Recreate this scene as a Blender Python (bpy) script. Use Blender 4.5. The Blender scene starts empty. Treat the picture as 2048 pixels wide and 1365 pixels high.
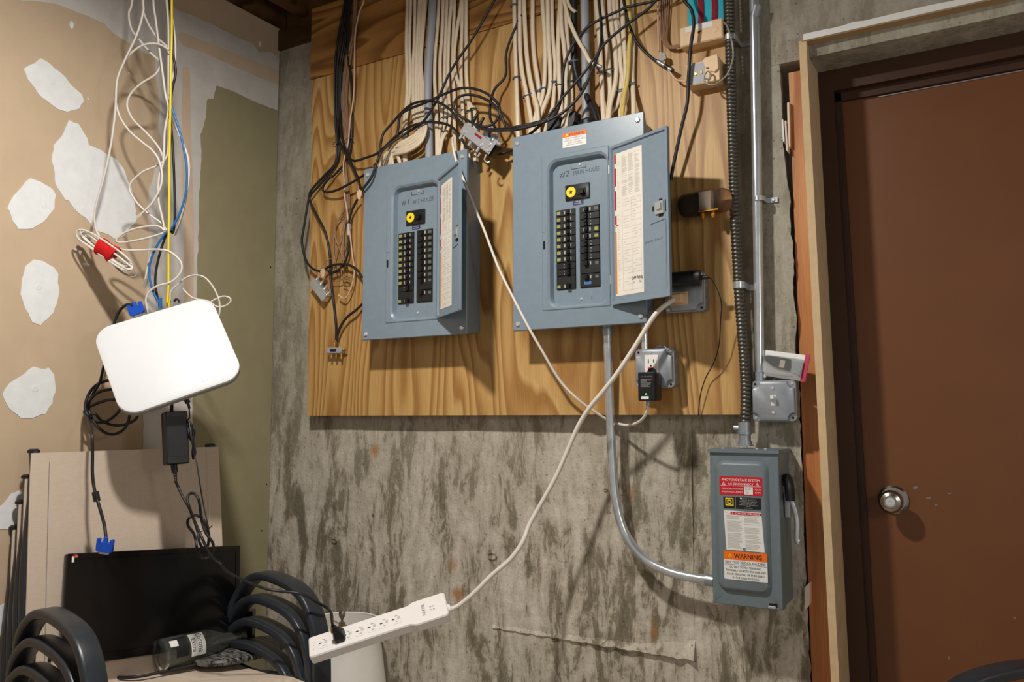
import bpy, bmesh, math, random
from mathutils import Vector, Matrix, noise
from mathutils.geometry import tessellate_polygon
random.seed(7)
sc = bpy.context.scene
COL = sc.collection
# ------------------------------------------------------------------ camera
F = 1649.0; TH = 0.53576; PT = 0.08936; RO = 0.0027; DW = 2.06; H = 1.22
fw = Vector((-math.sin(TH)*math.cos(PT), math.cos(TH)*math.cos(PT), math.sin(PT)))
R0 = Vector((math.cos(TH), math.sin(TH), 0)); U0 = R0.cross(fw)
RT = R0*math.cos(RO) - U0*math.sin(RO); UP = U0*math.cos(RO) + R0*math.sin(RO)
CAM = Vector((0, -DW, H))
cd = bpy.data.cameras.new('camera'); cam = bpy.data.objects.new('camera', cd); COL.objects.link(cam)
cd.sensor_width = 36; cd.lens = F/2048*36; cd.clip_start = 0.02
mw = Matrix((RT, UP, -fw)).transposed().to_4x4(); mw.translation = CAM
cam.matrix_world = mw; sc.camera = cam
# ------------------------------------------------------------------ light
world = bpy.data.worlds.new('world'); sc.world = world; world.use_nodes = True
bg = world.node_tree.nodes['Background']; bg.inputs[0].default_value = (1.0, 0.96, 0.9, 1); bg.inputs[1].default_value = 0.34
def lamp(name, loc, power, col, rad):
    l = bpy.data.lights.new(name, 'POINT'); l.energy = power; l.color = col; l.shadow_soft_size = rad
    o = bpy.data.objects.new(name, l); COL.objects.link(o); o.location = loc
al = bpy.data.lights.new('ceiling_lamp_light', 'AREA'); al.shape = 'DISK'; al.size = .11; al.energy = 37; al.color = (1, .95, .87)
ao = bpy.data.objects.new('ceiling_lamp_light', al); COL.objects.link(ao); ao.location = (-1.12, -1.22, 2.50)
lamp('side_lamp_light', (1.0, -1.5, 1.62), 18, (1, 0.96, 0.90), 0.16)
sc.view_settings.view_transform = 'Standard'; sc.view_settings.look = 'None'
sc.view_settings.exposure = 0.0; sc.view_settings.gamma = 1; sc.view_settings.use_curve_mapping = False

# ------------------------------------------------------------------ pixel helpers
def ray(px, py): return fw + RT*((px-1024)/F) + UP*((682.5-py)/F)
def W(px, py, d=0.0):                 # onto a plane parallel to the concrete wall, d in front of it
    r = ray(px, py); return CAM + r*((DW-d)/r.y)
XL = -2.2
def LW(px, py, off=0.0):              # onto the left wall
    r = ray(px, py); return CAM + r*((XL+off)/r.x)
def HZ(px, py, z):                    # onto a horizontal plane
    r = ray(px, py); return CAM + r*((z-H)/r.z)
def Q(px, py, z): return CAM + ray(px, py)*z     # at a depth from the camera
def PL(px, py, p0, n):
    r = ray(px, py); return CAM + r*((p0-CAM).dot(n)/r.dot(n))
def zm(ox, oy, s, pts): return [(ox+p[0]/s, oy+p[1]/s) for p in pts]

# ------------------------------------------------------------------ materials
def lin(c):
    def f(v):
        v /= 255.0
        return v/12.92 if v <= .04045 else ((v+.055)/1.055)**2.4
    return (f(c[0]), f(c[1]), f(c[2]), 1)
MT = {}
class NT:
    def __init__(s, name):
        s.m = bpy.data.materials.new(name); s.m.use_nodes = True; s.t = s.m.node_tree; s.b = s.t.nodes['Principled BSDF']
    def n(s, typ, **kw):
        nd = s.t.nodes.new(typ)
        for k, v in kw.items():
            if k.startswith('i_'):
                k2 = k[2:]; nd.inputs[int(k2) if k2.isdigit() else k2].default_value = v
            else: setattr(nd, k, v)
        return nd
    def l(s, a, b): s.t.links.new(a, b)
    def coord(s, scale=(1, 1, 1), loc=(0, 0, 0)):
        tc = s.n('ShaderNodeTexCoord'); mp = s.n('ShaderNodeMapping')
        mp.inputs['Scale'].default_value = scale; mp.inputs['Location'].default_value = loc
        s.l(tc.outputs['Object'], mp.inputs['Vector']); return mp.outputs['Vector']
    def noise(s, vec, scale, detail=4, rough=.6, dist=0):
        nd = s.n('ShaderNodeTexNoise', i_Scale=scale, i_Detail=detail, i_Roughness=rough, i_Distortion=dist)
        s.l(vec, nd.inputs['Vector']); return nd.outputs['Fac']
    def ramp(s, fac, stops):
        nd = s.n('ShaderNodeValToRGB'); e = nd.color_ramp.elements
        while len(e) < len(stops): e.new(.5)
        for i, (p, c) in enumerate(stops): e[i].position = p; e[i].color = c
        s.l(fac, nd.inputs['Fac']); return nd.outputs['Color']
    def mix(s, fac, a, b, typ='MIX'):
        nd = s.n('ShaderNodeMix', data_type='RGBA', blend_type=typ)
        for inp, v in ((nd.inputs['Factor'], fac), (nd.inputs[6], a), (nd.inputs[7], b)):
            if isinstance(v, (float, int, tuple)): inp.default_value = v
            else: s.l(v, inp)
        return nd.outputs[2]
    def math(s, op, a, b=0.0):
        nd = s.n('ShaderNodeMath', operation=op)
        for inp, v in ((nd.inputs[0], a), (nd.inputs[1], b)):
            if isinstance(v, (float, int)): inp.default_value = v
            else: s.l(v, inp)
        return nd.outputs[0]
    def bump(s, h, strength=.3, dist=.002):
        nd = s.n('ShaderNodeBump', i_Strength=strength, i_Distance=dist); s.l(h, nd.inputs['Height'])
        s.l(nd.outputs['Normal'], s.b.inputs['Normal'])
G0 = (0, 0, 0, 1); G1 = (1, 1, 1, 1)
def mat(name, c, rough=.5, metal=0, spec=.5, var=.0, vscale=40, bump=0, bscale=300, trans=0, ior=1.45, alpha=1, emit=None, coat=0, sheen=0):
    t = NT(name); b = t.b; c = lin(c)
    b.inputs['Roughness'].default_value = rough; b.inputs['Metallic'].default_value = metal
    b.inputs['Specular IOR Level'].default_value = spec; b.inputs['IOR'].default_value = ior
    b.inputs['Transmission Weight'].default_value = trans; b.inputs['Alpha'].default_value = alpha
    b.inputs['Coat Weight'].default_value = coat
    v = t.coord(); nz = t.noise(v, vscale)
    dk = tuple(x*(1-var) for x in c[:3])+(1,); lt = tuple(min(1, x*(1+var)) for x in c[:3])+(1,)
    t.l(t.ramp(nz, [(.3, dk), (.7, lt)]), b.inputs['Base Color'])
    if bump: t.bump(t.noise(v, bscale), bump, .001)
    if emit:
        b.inputs['Emission Color'].default_value = lin(emit[0]); b.inputs['Emission Strength'].default_value = emit[1]
    MT[name] = t.m; return t.m
mat('panel_grey', (124, 140, 154), .32, 0, .5, .04, 60, .05, 900)
mat('disconnect_grey', (106, 119, 125), .4, 0, .5, .05, 60, .05, 900)
mat('dark_gap', (14, 12, 10), .9)
mat('black_plastic', (24, 25, 27), .38, 0, .5, .1)
mat('black_rubber', (30, 30, 32), .45, 0, .5, .1)
mat('black_gloss', (9, 9, 10), .12, 0, .5, .05)
mat('screen', (8, 8, 9), .16, 0, .5, .1, 5)
mat('breaker_black', (28, 29, 31), .42, 0, .5, .15)
mat('breaker_tag', (96, 98, 90), .6)
mat('breaker_tag_yellow', (150, 150, 84), .6)
mat('toggle_black', (13, 13, 14), .35)
mat('sticker_white', (226, 226, 224), .5, var=.02)
mat('paper', (224, 218, 208), .7, var=.05, vscale=25)
mat('paper_tint', (200, 196, 190), .7)
mat('red_label', (196, 26, 40), .45)
mat('red_pale', (214, 92, 84), .5)
mat('orange_label', (240, 112, 22), .45)
mat('orange_stripe', (214, 128, 32), .5)
mat('yellow_label', (244, 214, 22), .45)
mat('ink_black', (20, 20, 22), .6)
mat('ink_grey', (138, 138, 138), .7)
mat('ink_faint', (176, 172, 164), .7)
mat('ink_pen', (52, 62, 72), .6)
mat('blue_label', (38, 44, 92), .5)
mat('blue_tag', (70, 110, 170), .5)
mat('steel', (205, 210, 214), .28, .7, .5, .06, 30, .04, 200)
mat('emt', (206, 211, 216), .24, .72, .5, .12, 35)
mat('galv', (166, 172, 180), .42, .75, .5, .10, 45, .05, 120)
mat('flex', (98, 95, 88), .42, .85, .5, .15, 60)
mat('screw', (225, 226, 228), .25, .6)
mat('chrome', (226, 229, 234), .22, .62, .5, .05)
mat('brass', (206, 160, 66), .25, 1)
mat('amber', (200, 130, 30), .25, .3)
mat('cable_cream', (222, 206, 182), .5, 0, .5, .06, 60)
mat('cable_yellowed', (206, 180, 96), .5, 0, .5, .1, 60)
mat('pvc_grey', (158, 160, 170), .45, 0, .5, .05, 30)
mat('cord_white', (222, 214, 204), .42, 0, .5, .03)
mat('cable_white', (214, 208, 200), .45, 0, .5, .04)
mat('cable_grey', (150, 146, 138), .5)
mat('wire_brown', (150, 116, 92), .55, 0, .5, .1)
mat('wire_pink', (214, 178, 150), .5)
mat('cable_blue', (38, 104, 170), .4)
mat('cable_yellow', (236, 206, 34), .4)
mat('plug_blue', (26, 84, 200), .4, 0, .5, .05)
mat('tie_blue', (72, 92, 118), .4, 0, .5, .2, 200)
mat('red_wrap', (200, 24, 24), .8, 0, .3, .15, 80, .3, 400)
mat('router_white', (222, 225, 230), .42, 0, .4, .01)
mat('router_edge', (150, 152, 154), .5)
mat('strip_white', (236, 232, 230), .35, 0, .5, .02)
mat('pale_grey', (198, 194, 192), .4)  # plain pale grey for the outlet squares and the chair stitching
mat('beige_plastic', (222, 188, 148), .45, 0, .5, .03)
mat('turquoise', (36, 176, 196), .6)
mat('maroon', (146, 30, 50), .8, 0, .3, .15, 200, .4, 500)
mat('frame_paint', (44, 48, 54), .34, 0, .5, .1, 50, .05, 600)
mat('jamb_dark', (64, 40, 27), .5, 0, .4, .1, 20)
mat('door_paint', (112, 70, 42), .42, 0, .4, .04, 6, .06, 500)
mat('knob_metal', (176, 170, 160), .25, 1)
mat('stud_orange', (206, 128, 62), .6, 0, .4, .12, 20)
mat('drywall_edge', (206, 180, 142), .8, 0, .3, .08, 30, .2, 150)
mat('drywall_tan', (194, 172, 146), .85, 0, .3, .04, 12, .15, 500)
mat('drywall_green', (150, 142, 112), .85, 0, .3, .05, 12, .15, 500)
mat('drywall_paint', (172, 144, 104), .8, 0, .3, .05, 10)
mat('compound', (226, 228, 230), .85, 0, .3, .05, 30, .25, 120)
mat('compound_thin', (204, 200, 196), .85, 0, .3, .07, 16, .2, 120)
mat('paper_tape', (206, 184, 162), .85, 0, .3, .06, 14)
mat('dust', (120, 118, 114), .85)
mat('shade_cloth', (238, 234, 228), .8, 0, .3, .06, 8)
mat('glass', (222, 228, 222), .05, trans=.96, ior=1.45)
mat('blister', (235, 240, 240), .06, trans=.9, ior=1.1)
mat('crimson', (176, 24, 70), .4)
mat('shim', (226, 206, 190), .7, 0, .3, .05)
mat('led_green', (60, 255, 110), .4, emit=((60, 255, 110), 1.2))
mat('purple', (90, 60, 120), .5)

def wood(name, c1, c2, c3, along='z', freq=17, seed=0, nscale=1.9):
    t = NT(name); s = (1.5, 1.5, .20) if along == 'z' else (.22, 1.5, 1.6)
    v = t.coord(s, (seed, seed*.7, seed*1.3)); nz = t.noise(v, nscale, 2.5, .5, .35)
    saw = t.math('FRACT', t.math('MULTIPLY', nz, freq))
    s2 = (60, 60, 2.2) if along == 'z' else (2.2, 60, 60)
    fine = t.noise(t.coord(s2), 6, 3, .6)
    base = t.ramp(saw, [(0, lin(c2)), (.12, lin(c2)), (.5, lin(c1)), (.88, lin(c3)), (1, lin(c2))])
    big = t.noise(t.coord((1, 1, .6)), 2.2, 3, .5)
    base = t.mix(t.ramp(big, [(.35, G0), (.75, (.35, .35, .35, 1))]), base, lin(c2))
    fr = t.ramp(fine, [(.3, (.80, .77, .73, 1)), (.65, G1)])
    t.l(t.mix(1.0, base, fr, 'MULTIPLY'), t.b.inputs['Base Color'])
    t.b.inputs['Roughness'].default_value = .5; t.bump(fine, .12, .001); MT[name] = t.m
wood('plywood', (196, 156, 96), (164, 118, 62), (206, 168, 108), 'z', 34, 3, 1.7)
wood('plywood_upper', (166, 118, 62), (126, 84, 40), (182, 132, 72), 'x', 22, 9)
wood('stud_wood', (214, 150, 90), (186, 114, 60), (224, 164, 104), 'z', 8, 5)
wood('dark_wood', (104, 72, 40), (70, 46, 24), (116, 84, 48), 'x', 9, 2)

def concrete():
    t = NT('concrete'); v = t.coord()
    st = t.noise(t.coord((5.0, 5.0, 1.5), (3, 0, 0)), 1.8, 7, .70, .9)
    st2 = t.noise(t.coord((17, 17, 5.0)), 1.6, 6, .75, .6)
    f = t.math('ADD', t.math('MULTIPLY', st, .56), t.math('MULTIPLY', st2, .44))
    c = t.ramp(f, [(.40, lin((114, 106, 89))), (.46, lin((136, 127, 109))), (.50, lin((184, 175, 160))), (.60, lin((212, 204, 192)))])
    # the old pour above is greyer and smoother
    sep = t.n('ShaderNodeSeparateXYZ'); t.l(v, sep.inputs[0])
    up = t.n('ShaderNodeMapRange', i_1=1.1, i_2=1.75); t.l(t.math('ADD', sep.outputs['Z'], t.math('MULTIPLY', st, .5)), up.inputs[0])
    grey = t.ramp(t.noise(v, 4, 5, .65), [(.3, lin((138, 132, 118))), (.7, lin((172, 166, 152)))])
    c = t.mix(t.math('MULTIPLY', up.outputs[0], .72), c, grey)
    pits = t.noise(v, 85, 2, .5)
    c = t.mix(t.ramp(pits, [(.66, G0), (.72, (.6, .6, .6, 1))]), c, lin((62, 58, 50)))
    blot = t.noise(v, 30, 4, .7)
    c = t.mix(1.0, c, t.ramp(blot, [(.3, (.80, .79, .77, 1)), (.6, G1)]), 'MULTIPLY')
    for (px, py, rx, rz, k) in ((748, 903, .022, .026, .8), (915, 1190, .03, .026, .8), (905, 1130, .024, .028, .5), (1262, 985, .02, .03, .35), (1308, 1262, .012, .03, .7)):
        p = W(px, py)
        vm = t.n('ShaderNodeVectorMath', operation='SUBTRACT'); t.l(v, vm.inputs[0]); vm.inputs[1].default_value = p
        vs = t.n('ShaderNodeVectorMath', operation='MULTIPLY'); t.l(vm.outputs[0], vs.inputs[0]); vs.inputs[1].default_value = (1/rx, 0, 1/rz)
        ln = t.n('ShaderNodeVectorMath', operation='LENGTH'); t.l(vs.outputs[0], ln.inputs[0])
        a = t.math('ADD', ln.outputs['Value'], t.math('MULTIPLY', t.noise(v, 45, 4, .7), 1.6))
        c = t.mix(t.ramp(a, [(.35, (k, k, k, 1)), (1.0, G0)]) if False else t.ramp(t.math('MULTIPLY', a, .5), [(.5, (k, k, k, 1)), (.95, G0)]), c, lin((168, 112, 52)))
    t.l(c, t.b.inputs['Base Color']); t.b.inputs['Roughness'].default_value = .85
    t.bump(t.math('ADD', t.noise(v, 60, 5, .7), t.math('MULTIPLY', st2, .9)), .6, .005); MT['concrete'] = t.m
concrete()
def sling_mat():
    t = NT('sling'); wv = t.n('ShaderNodeTexWave', i_Scale=130.0, wave_type='BANDS', bands_direction='Z'); t.l(t.coord(), wv.inputs['Vector'])
    wy = t.n('ShaderNodeTexWave', i_Scale=130.0, wave_type='BANDS', bands_direction='Y'); t.l(t.coord(), wy.inputs['Vector'])
    m = t.math('MULTIPLY', wv.outputs['Fac'], wy.outputs['Fac'])
    sl = t.noise(t.coord((1, 14, 140)), 3, 3, .6)
    c = t.ramp(m, [(0, lin((196, 178, 160))), (.6, lin((216, 200, 184)))])
    t.l(t.mix(1.0, c, t.ramp(sl, [(.35, (.94, .93, .925, 1)), (.65, G1)]), 'MULTIPLY'), t.b.inputs['Base Color'])
    t.b.inputs['Roughness'].default_value = .8; MT['sling'] = t.m
sling_mat()
def smoke_mat():
    t = NT('smoke_plastic'); t.b.inputs['Base Color'].default_value = lin((150, 128, 112))
    t.b.inputs['Transmission Weight'].default_value = .95; t.b.inputs['Roughness'].default_value = .05; t.b.inputs['IOR'].default_value = 1.12
    nz = t.noise(t.coord(), 20); t.l(t.ramp(nz, [(.3, lin((196, 172, 152))), (.7, lin((222, 200, 182)))]), t.b.inputs['Base Color']); MT['smoke_plastic'] = t.m
smoke_mat()
def dusty():
    t = NT('dusty_black'); nz = t.noise(t.coord((14, 46, 14)), 3, 5, .7, .4)
    t.l(t.ramp(nz, [(.42, lin((20, 20, 21))), (.62, lin((128, 126, 122)))]), t.b.inputs['Base Color'])
    t.l(t.ramp(nz, [(.4, (.2, .2, .2, 1)), (.62, (.9, .9, .9, 1))]), t.b.inputs['Roughness']); MT['dusty_black'] = t.m
dusty()

# ------------------------------------------------------------------ mesh builder
class FR:
    def __init__(s, o, ex, ey, ez=None):
        s.o = Vector(o); s.x = Vector(ex); s.y = Vector(ey); s.z = Vector(ez) if ez is not None else s.x.cross(s.y)
    def __call__(s, a, b, c=0): return s.o + s.x*a + s.y*b + s.z*c
WF = FR((0, 0, 0), (1, 0, 0), (0, 0, 1), (0, -1, 0))      # wall frame: x, z, depth
WORLD = FR((0, 0, 0), (1, 0, 0), (0, 1, 0), (0, 0, 1))
def rr(x0, x1, z0, z1, r=.001, n=4):
    r = max(1e-5, min(r, (x1-x0)/2-1e-6, (z1-z0)/2-1e-6)); o = []
    for cx, cz, a0 in ((x1-r, z1-r, 0), (x0+r, z1-r, 90), (x0+r, z0+r, 180), (x1-r, z0+r, 270)):
        for i in range(n+1):
            a = math.radians(a0+90*i/n); o.append((cx+r*math.cos(a), cz+r*math.sin(a)))
    return o
def smooth_path(pts, sub=6, closed=False):
    P = [Vector(p) for p in pts]; n = len(P); out = []
    if n < 3 and not closed:
        return [P[0].lerp(P[-1], i/4) for i in range(5)]
    rng = n if closed else n-1
    for i in range(rng):
        p1, p2 = P[i], P[(i+1) % n]
        p0 = P[(i-1) % n] if (closed or i > 0) else p1*2-p2
        p3 = P[(i+2) % n] if (closed or i < n-2) else p2*2-p1
        for k in range(sub):
            t = k/sub
            out.append(.5*((2*p1)+(p2-p0)*t+(2*p0-5*p1+4*p2-p3)*t*t+(3*p1-p0-3*p2+p3)*t**3))
    if not closed: out.append(P[-1])
    return out
class MB:
    def __init__(s, fr=WORLD): s.v = []; s.f = []; s.fr = fr
    def add(s, vs, fs, fr=None):
        fr = fr or s.fr; b = len(s.v); s.v += [fr(*p) for p in vs]; s.f += [tuple(b+i for i in f) for f in fs]; return s
    def box(s, x0, x1, y0, y1, z0, z1, fr=None):
        vs = [(x, y, z) for x in (x0, x1) for y in (y0, y1) for z in (z0, z1)]
        return s.add(vs, [(0, 1, 3, 2), (4, 6, 7, 5), (0, 4, 5, 1), (2, 3, 7, 6), (0, 2, 6, 4), (1, 5, 7, 3)], fr)
    def loft(s, loops, cap0=True, cap1=True, fr=None):          # loops: lists of 3D points of equal length
        n = len(loops[0]); vs = [p for L in loops for p in L]; fs = []
        for k in range(len(loops)-1):
            for i in range(n):
                j = (i+1) % n; fs.append((k*n+i, k*n+j, (k+1)*n+j, (k+1)*n+i))
        if cap0: fs.append(tuple(range(n-1, -1, -1)))
        if cap1: fs.append(tuple(range((len(loops)-1)*n, len(loops)*n)))
        return s.add(vs, fs, fr)
    def rects(s, L, cap0=True, cap1=True, n=4, fr=None):         # L: (x0,x1,z0,z1,r,depth)
        return s.loft([[(p[0], p[1], q[5]) for p in rr(*q[:5], n=n)] for q in L], cap0, cap1, fr)
    def plate(s, x0, x1, z0, z1, c0, c1, r=.002, bev=.001, fr=None, n=4):
        b = min(bev, (c1-c0)*.45)
        return s.rects([(x0, x1, z0, z1, r, c0), (x0, x1, z0, z1, r, c1-b), (x0+b, x1-b, z0+b, z1-b, max(r-b, 1e-4), c1)], n=n, fr=fr)
    def prism(s, poly, c0, c1, fr=None):
        n = len(poly); vs = [(p[0], p[1], c0) for p in poly]+[(p[0], p[1], c1) for p in poly]
        tris = tessellate_polygon([[Vector((p[0], p[1], 0)) for p in poly]])
        fs = [tuple(reversed(t)) for t in tris]+[tuple(i+n for i in t) for t in tris]
        fs += [(i, (i+1) % n, n+(i+1) % n, n+i) for i in range(n)]
        return s.add(vs, fs, fr)
    def lathe(s, prof, o=(0, 0, 0), ax=(0, 0, 1), n=20, cap=True):     # prof: (r, h)
        o = Vector(o); ax = Vector(ax).normalized(); u = ax.orthogonal().normalized(); w = ax.cross(u)
        loops = [[o+ax*h+(u*math.cos(2*math.pi*i/n)+w*math.sin(2*math.pi*i/n))*max(r, 1e-5) for i in range(n)] for r, h in prof]
        return s.loft(loops, cap, cap, WORLD)
    def tube(s, pts, ra, rb=None, hint=None, n=8, sub=6, closed=False, power=1.0, rfun=None, raw=False):
        rb = rb or ra; P = [Vector(p) for p in pts] if raw else smooth_path(pts, sub, closed); N = len(P); loops = []
        prev = None
        for i in range(N):
            t = (P[min(i+1, N-1)]-P[max(i-1, 0)]) if not closed else (P[(i+1) % N]-P[i-1])
            if t.length < 1e-9: t = Vector((0, 0, 1))
            t.normalize()
            if hint is not None:
                a = t.cross(Vector(hint)); a = a.normalized() if a.length > 1e-4 else (prev or t.orthogonal().normalized())
            elif prev is None: a = t.orthogonal().normalized()
            else: a = prev-t*prev.dot(t); a = a.normalized() if a.length > 1e-6 else t.orthogonal().normalized()
            prev = a; b = t.cross(a); k = rfun(i/(N-1)) if rfun else 1
            lp = []
            for q in range(n):
                an = 2*math.pi*(q+.5)/n; ca, sa = math.cos(an), math.sin(an)
                if power != 1: ca = math.copysign(abs(ca)**power, ca); sa = math.copysign(abs(sa)**power, sa)
                lp.append(P[i]+a*(ca*ra*k)+b*(sa*rb*k))
            loops.append(lp)
        if closed:
            loops.append(loops[0]); return s.loft(loops, False, False, WORLD)
        return s.loft(loops, True, True, WORLD)
    def obj(s, name, m, parent=None, smooth=38):
        off = wloc(parent)
        me = bpy.data.meshes.new(name); me.from_pydata([tuple(Vector(p)-off) for p in s.v], [], s.f)
        bm = bmesh.new(); bm.from_mesh(me); bmesh.ops.remove_doubles(bm, verts=bm.verts, dist=1e-6)
        bmesh.ops.recalc_face_normals(bm, faces=bm.faces); bm.to_mesh(me); bm.free()
        if smooth:
            me.polygons.foreach_set('use_smooth', [True]*len(me.polygons)); me.set_sharp_from_angle(angle=math.radians(smooth))
        me.materials.append(MT[m]); o = bpy.data.objects.new(name, me); COL.objects.link(o)
        if parent: o.parent = parent
        return o
def wloc(o):
    v = Vector((0, 0, 0))
    while o: v += o.location; o = o.parent
    return v
def tag(o, label=None, cat=None, group=None, kind=None):
    for k, v in (('label', label), ('category', cat), ('group', group), ('kind', kind)):
        if v: o[k] = v
    return o
def thing(name, loc, label, cat, group=None):
    o = bpy.data.objects.new(name, None); COL.objects.link(o); o.location = loc; o.empty_display_size = .03
    return tag(o, label, cat, group)
def struct(o): o['kind'] = 'structure'; return o
def rpx(TL, TR, BL, BR, d):
    a, b, c, e = (W(*p, d) for p in (TL, TR, BL, BR))
    return ((a.x+c.x)/2, (b.x+e.x)/2, (c.z+e.z)/2, (a.z+b.z)/2)      # x0,x1,z0,z1
def text(s, fr, cx, cy, w, h, c, m, parent, name='lettering', shear=0, rot=0, thick=0):
    cu = bpy.data.curves.new('t', 'FONT'); cu.body = s; cu.align_x = 'CENTER'; cu.shear = shear; cu.resolution_u = 2; cu.offset = thick
    o = bpy.data.objects.new('t', cu); COL.objects.link(o)
    me = bpy.data.meshes.new_from_object(o.evaluated_get(bpy.context.evaluated_depsgraph_get())) if False else None
    bpy.context.view_layer.update(); dg = bpy.context.evaluated_depsgraph_get(); me = bpy.data.meshes.new_from_object(o.evaluated_get(dg))
    xs = [v.co.x for v in me.vertices]; ys = [v.co.y for v in me.vertices]
    x0, x1, y0, y1 = min(xs), max(xs), min(ys), max(ys); sx = w/(x1-x0); sy = h/(y1-y0); ca, sa = math.cos(rot), math.sin(rot)
    m_ = MB(fr); vs = []
    for v in me.vertices:
        a = (v.co.x-(x0+x1)/2)*sx; b = (v.co.y-(y0+y1)/2)*sy
        vs.append((cx+a*ca-b*sa, cy+a*sa+b*ca, c))
    m_.add(vs, [tuple(p.vertices) for p in me.polygons])
    bpy.data.objects.remove(o); bpy.data.curves.remove(cu); bpy.data.meshes.remove(me)
    return m_.obj(name, m, parent, 0)
def cable(name, pts, r, m, label, cat, group=None, rb=None, hint=None, n=8, sub=6):
    o = MB().tube(pts, r, rb, hint, n, sub).obj(name, m, None, 60); return tag(o, label, cat, group)
def wp(pxs, d):       # pixel path near the wall; d number, (start,end) or list
    n = len(pxs)
    if isinstance(d, (int, float)): ds = [d]*n
    elif len(d) == n: ds = d
    else: ds = [d[0]+(d[1]-d[0])*i/(n-1) for i in range(n)]
    return [W(p[0], p[1], q) for p, q in zip(pxs, ds)]
def qp(pxs, z):
    n = len(pxs)
    if isinstance(z, (int, float)): zs = [z]*n
    elif len(z) == n: zs = z
    else: zs = [z[0]+(z[1]-z[0])*i/(n-1) for i in range(n)]
    return [Q(p[0], p[1], q) for p, q in zip(pxs, zs)]
YN = (0, 1, 0)

# ================================================================== SETTING
ZT = W(571, 100).z                # top of the concrete
ZH = W(1606, 84, .03).z + .012    # head of the door opening
prof = [W(*p) for p in ((1557, 60), (1560, 150), (1563, 200), (1566, 290), (1572, 345), (1581, 400), (1579, 430), (1588, 520), (1586, 585), (1594, 640), (1590, 690), (1598, 760), (1601, 860), (1604, 930), (1608, 1000), (1607, 1060), (1612, 1150), (1616, 1250), (1622, 1365))]
def xr(z):
    p = prof
    if z >= p[0].z: return p[0].x
    for a, b in zip(p, p[1:]):
        if b.z <= z <= a.z: return a.x+(b.x-a.x)*(a.z-z)/(a.z-b.z)+.004*noise.noise(Vector((3, 0, z*60)))
    return p[-1].x+.004*noise.noise(Vector((3, 0, z*60)))
def cy(x, z): return .003*noise.noise(Vector((x*5, 1, z*3)))+.0012*noise.noise(Vector((x*30, 4, z*22)))
def wall_back():
    m = MB()
    def grid(xa, xb, za, zb, nx, nz, edge=False):
        vs = []; fs = []
        for j in range(nz+1):
            z = za+(zb-za)*j/nz; a = xa(z); b = xb(z)
            row = [(a+(b-a)*i/nx, cy(a+(b-a)*i/nx, z), z) for i in range(nx+1)]
            if edge:
                row += [(b-.004+.006*noise.noise(Vector((9, z*50, k))), .02+.05*k+.008*noise.noise(Vector((z*40, k, 2))), z) for k in range(5)]
            vs += row
        w = nx+1+(5 if edge else 0)
        for j in range(nz):
            for i in range(w-1): fs.append((j*w+i, j*w+i+1, (j+1)*w+i+1, (j+1)*w+i))
        m.add(vs, fs)
    ZB = W(1560, 128).z
    grid(lambda z: XL-.03, lambda z: xr(z), 0, ZB, 90, 130, True)
    grid(lambda z: XL-.03, lambda z: 1.7, ZB, ZT, 160, 24)
    grid(lambda z: .62, lambda z: 1.7, 0, ZB, 12, 20)
    m.add([(prof[0].x-.02, .0, ZB), (.62, .0, ZB), (.62, .25, ZB), (prof[0].x-.02, .25, ZB)], [(0, 1, 2, 3)])
    m.box(XL-.03, xr(1)-.09, .06, .25, 0, ZT)                        # body of the wall
    m.box(.64, 1.7, .06, .25, 0, ZT); m.box(-.6, .7, .06, .25, ZB+.004, ZT)
    o = struct(m.obj('wall_back', 'concrete', None, 50))
    # fins left by the form boards, the cold-joint ledge, and its broken corner
    for (a, b) in (((690, 850), (684, 1420)), ((985, 840), (985, 1460)), ((1382, 862), (1391, 1500)), ((1000, 1120), (985, 1200))):
        A, B = W(*a), W(*b); n = 46; pts = [A.lerp(B, i/n)+Vector((.0022*noise.noise(Vector((a[0], i*.7, 0))), 0, 0)) for i in range(n+1)]
        MB().tube(pts, 0.0034, .0030, YN, 6, 1, rfun=lambda t, q=a[0]: .5+.9*abs(noise.noise(Vector((q, t*30, 3)))), raw=True).obj('form_seam', 'concrete', o)
    A, B = W(985, 1258), W(1392, 1322); n = 70; top = []; mid = []; low = []
    for i in range(n+1):
        p = A.lerp(B, i/n); t = i/n; k = .010*(.35+.9*t)+.006*noise.noise(Vector((i*.35, 7, 0)))*(.4+t); dz = .004*noise.noise(Vector((i*.5, 2, 0)))
        top.append((p.x, .004, p.z+.022+.05*max(0, t-.72)*3+dz)); mid.append((p.x, -max(.002, k)-.010*max(0, t-.75), p.z+.003+dz)); low.append((p.x, .004, p.z-.007+dz))
    m = MB(); N = n+1; m.add(top+mid+low, [(r*N+i, r*N+i+1, (r+1)*N+i+1, (r+1)*N+i) for r in (0, 1) for i in range(n)])
    m.obj('concrete_ledge', 'concrete', o, 30)
    for (px, py, r) in ((985, 1112, .016), (670, 1082, .012), (746, 1030, .004), (1212, 980, .006), (1108, 1280, .005)):   # tie holes and pocks
        p = W(px, py); q = [(p.x+r*math.cos(a*.7)*(1+.35*noise.noise(Vector((a, px, 0)))), p.z+.7*r*math.sin(a*.7)*(1+.35*noise.noise(Vector((a, px, 5))))) for a in range(9)]
        mm = MB(WF); mm.loft([[(x, z, -.002) for x, z in q], [(x, z, .0045) for x, z in q], [(p.x+(x-p.x)*.72, p.z+(z-p.z)*.7, .0045) for x, z in q], [(p.x+(x-p.x)*.6, p.z+(z-p.z)*.55, .001) for x, z in q]])
        mm.obj('concrete_boss', 'concrete', o, 30)
    return o
wall_back()
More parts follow.
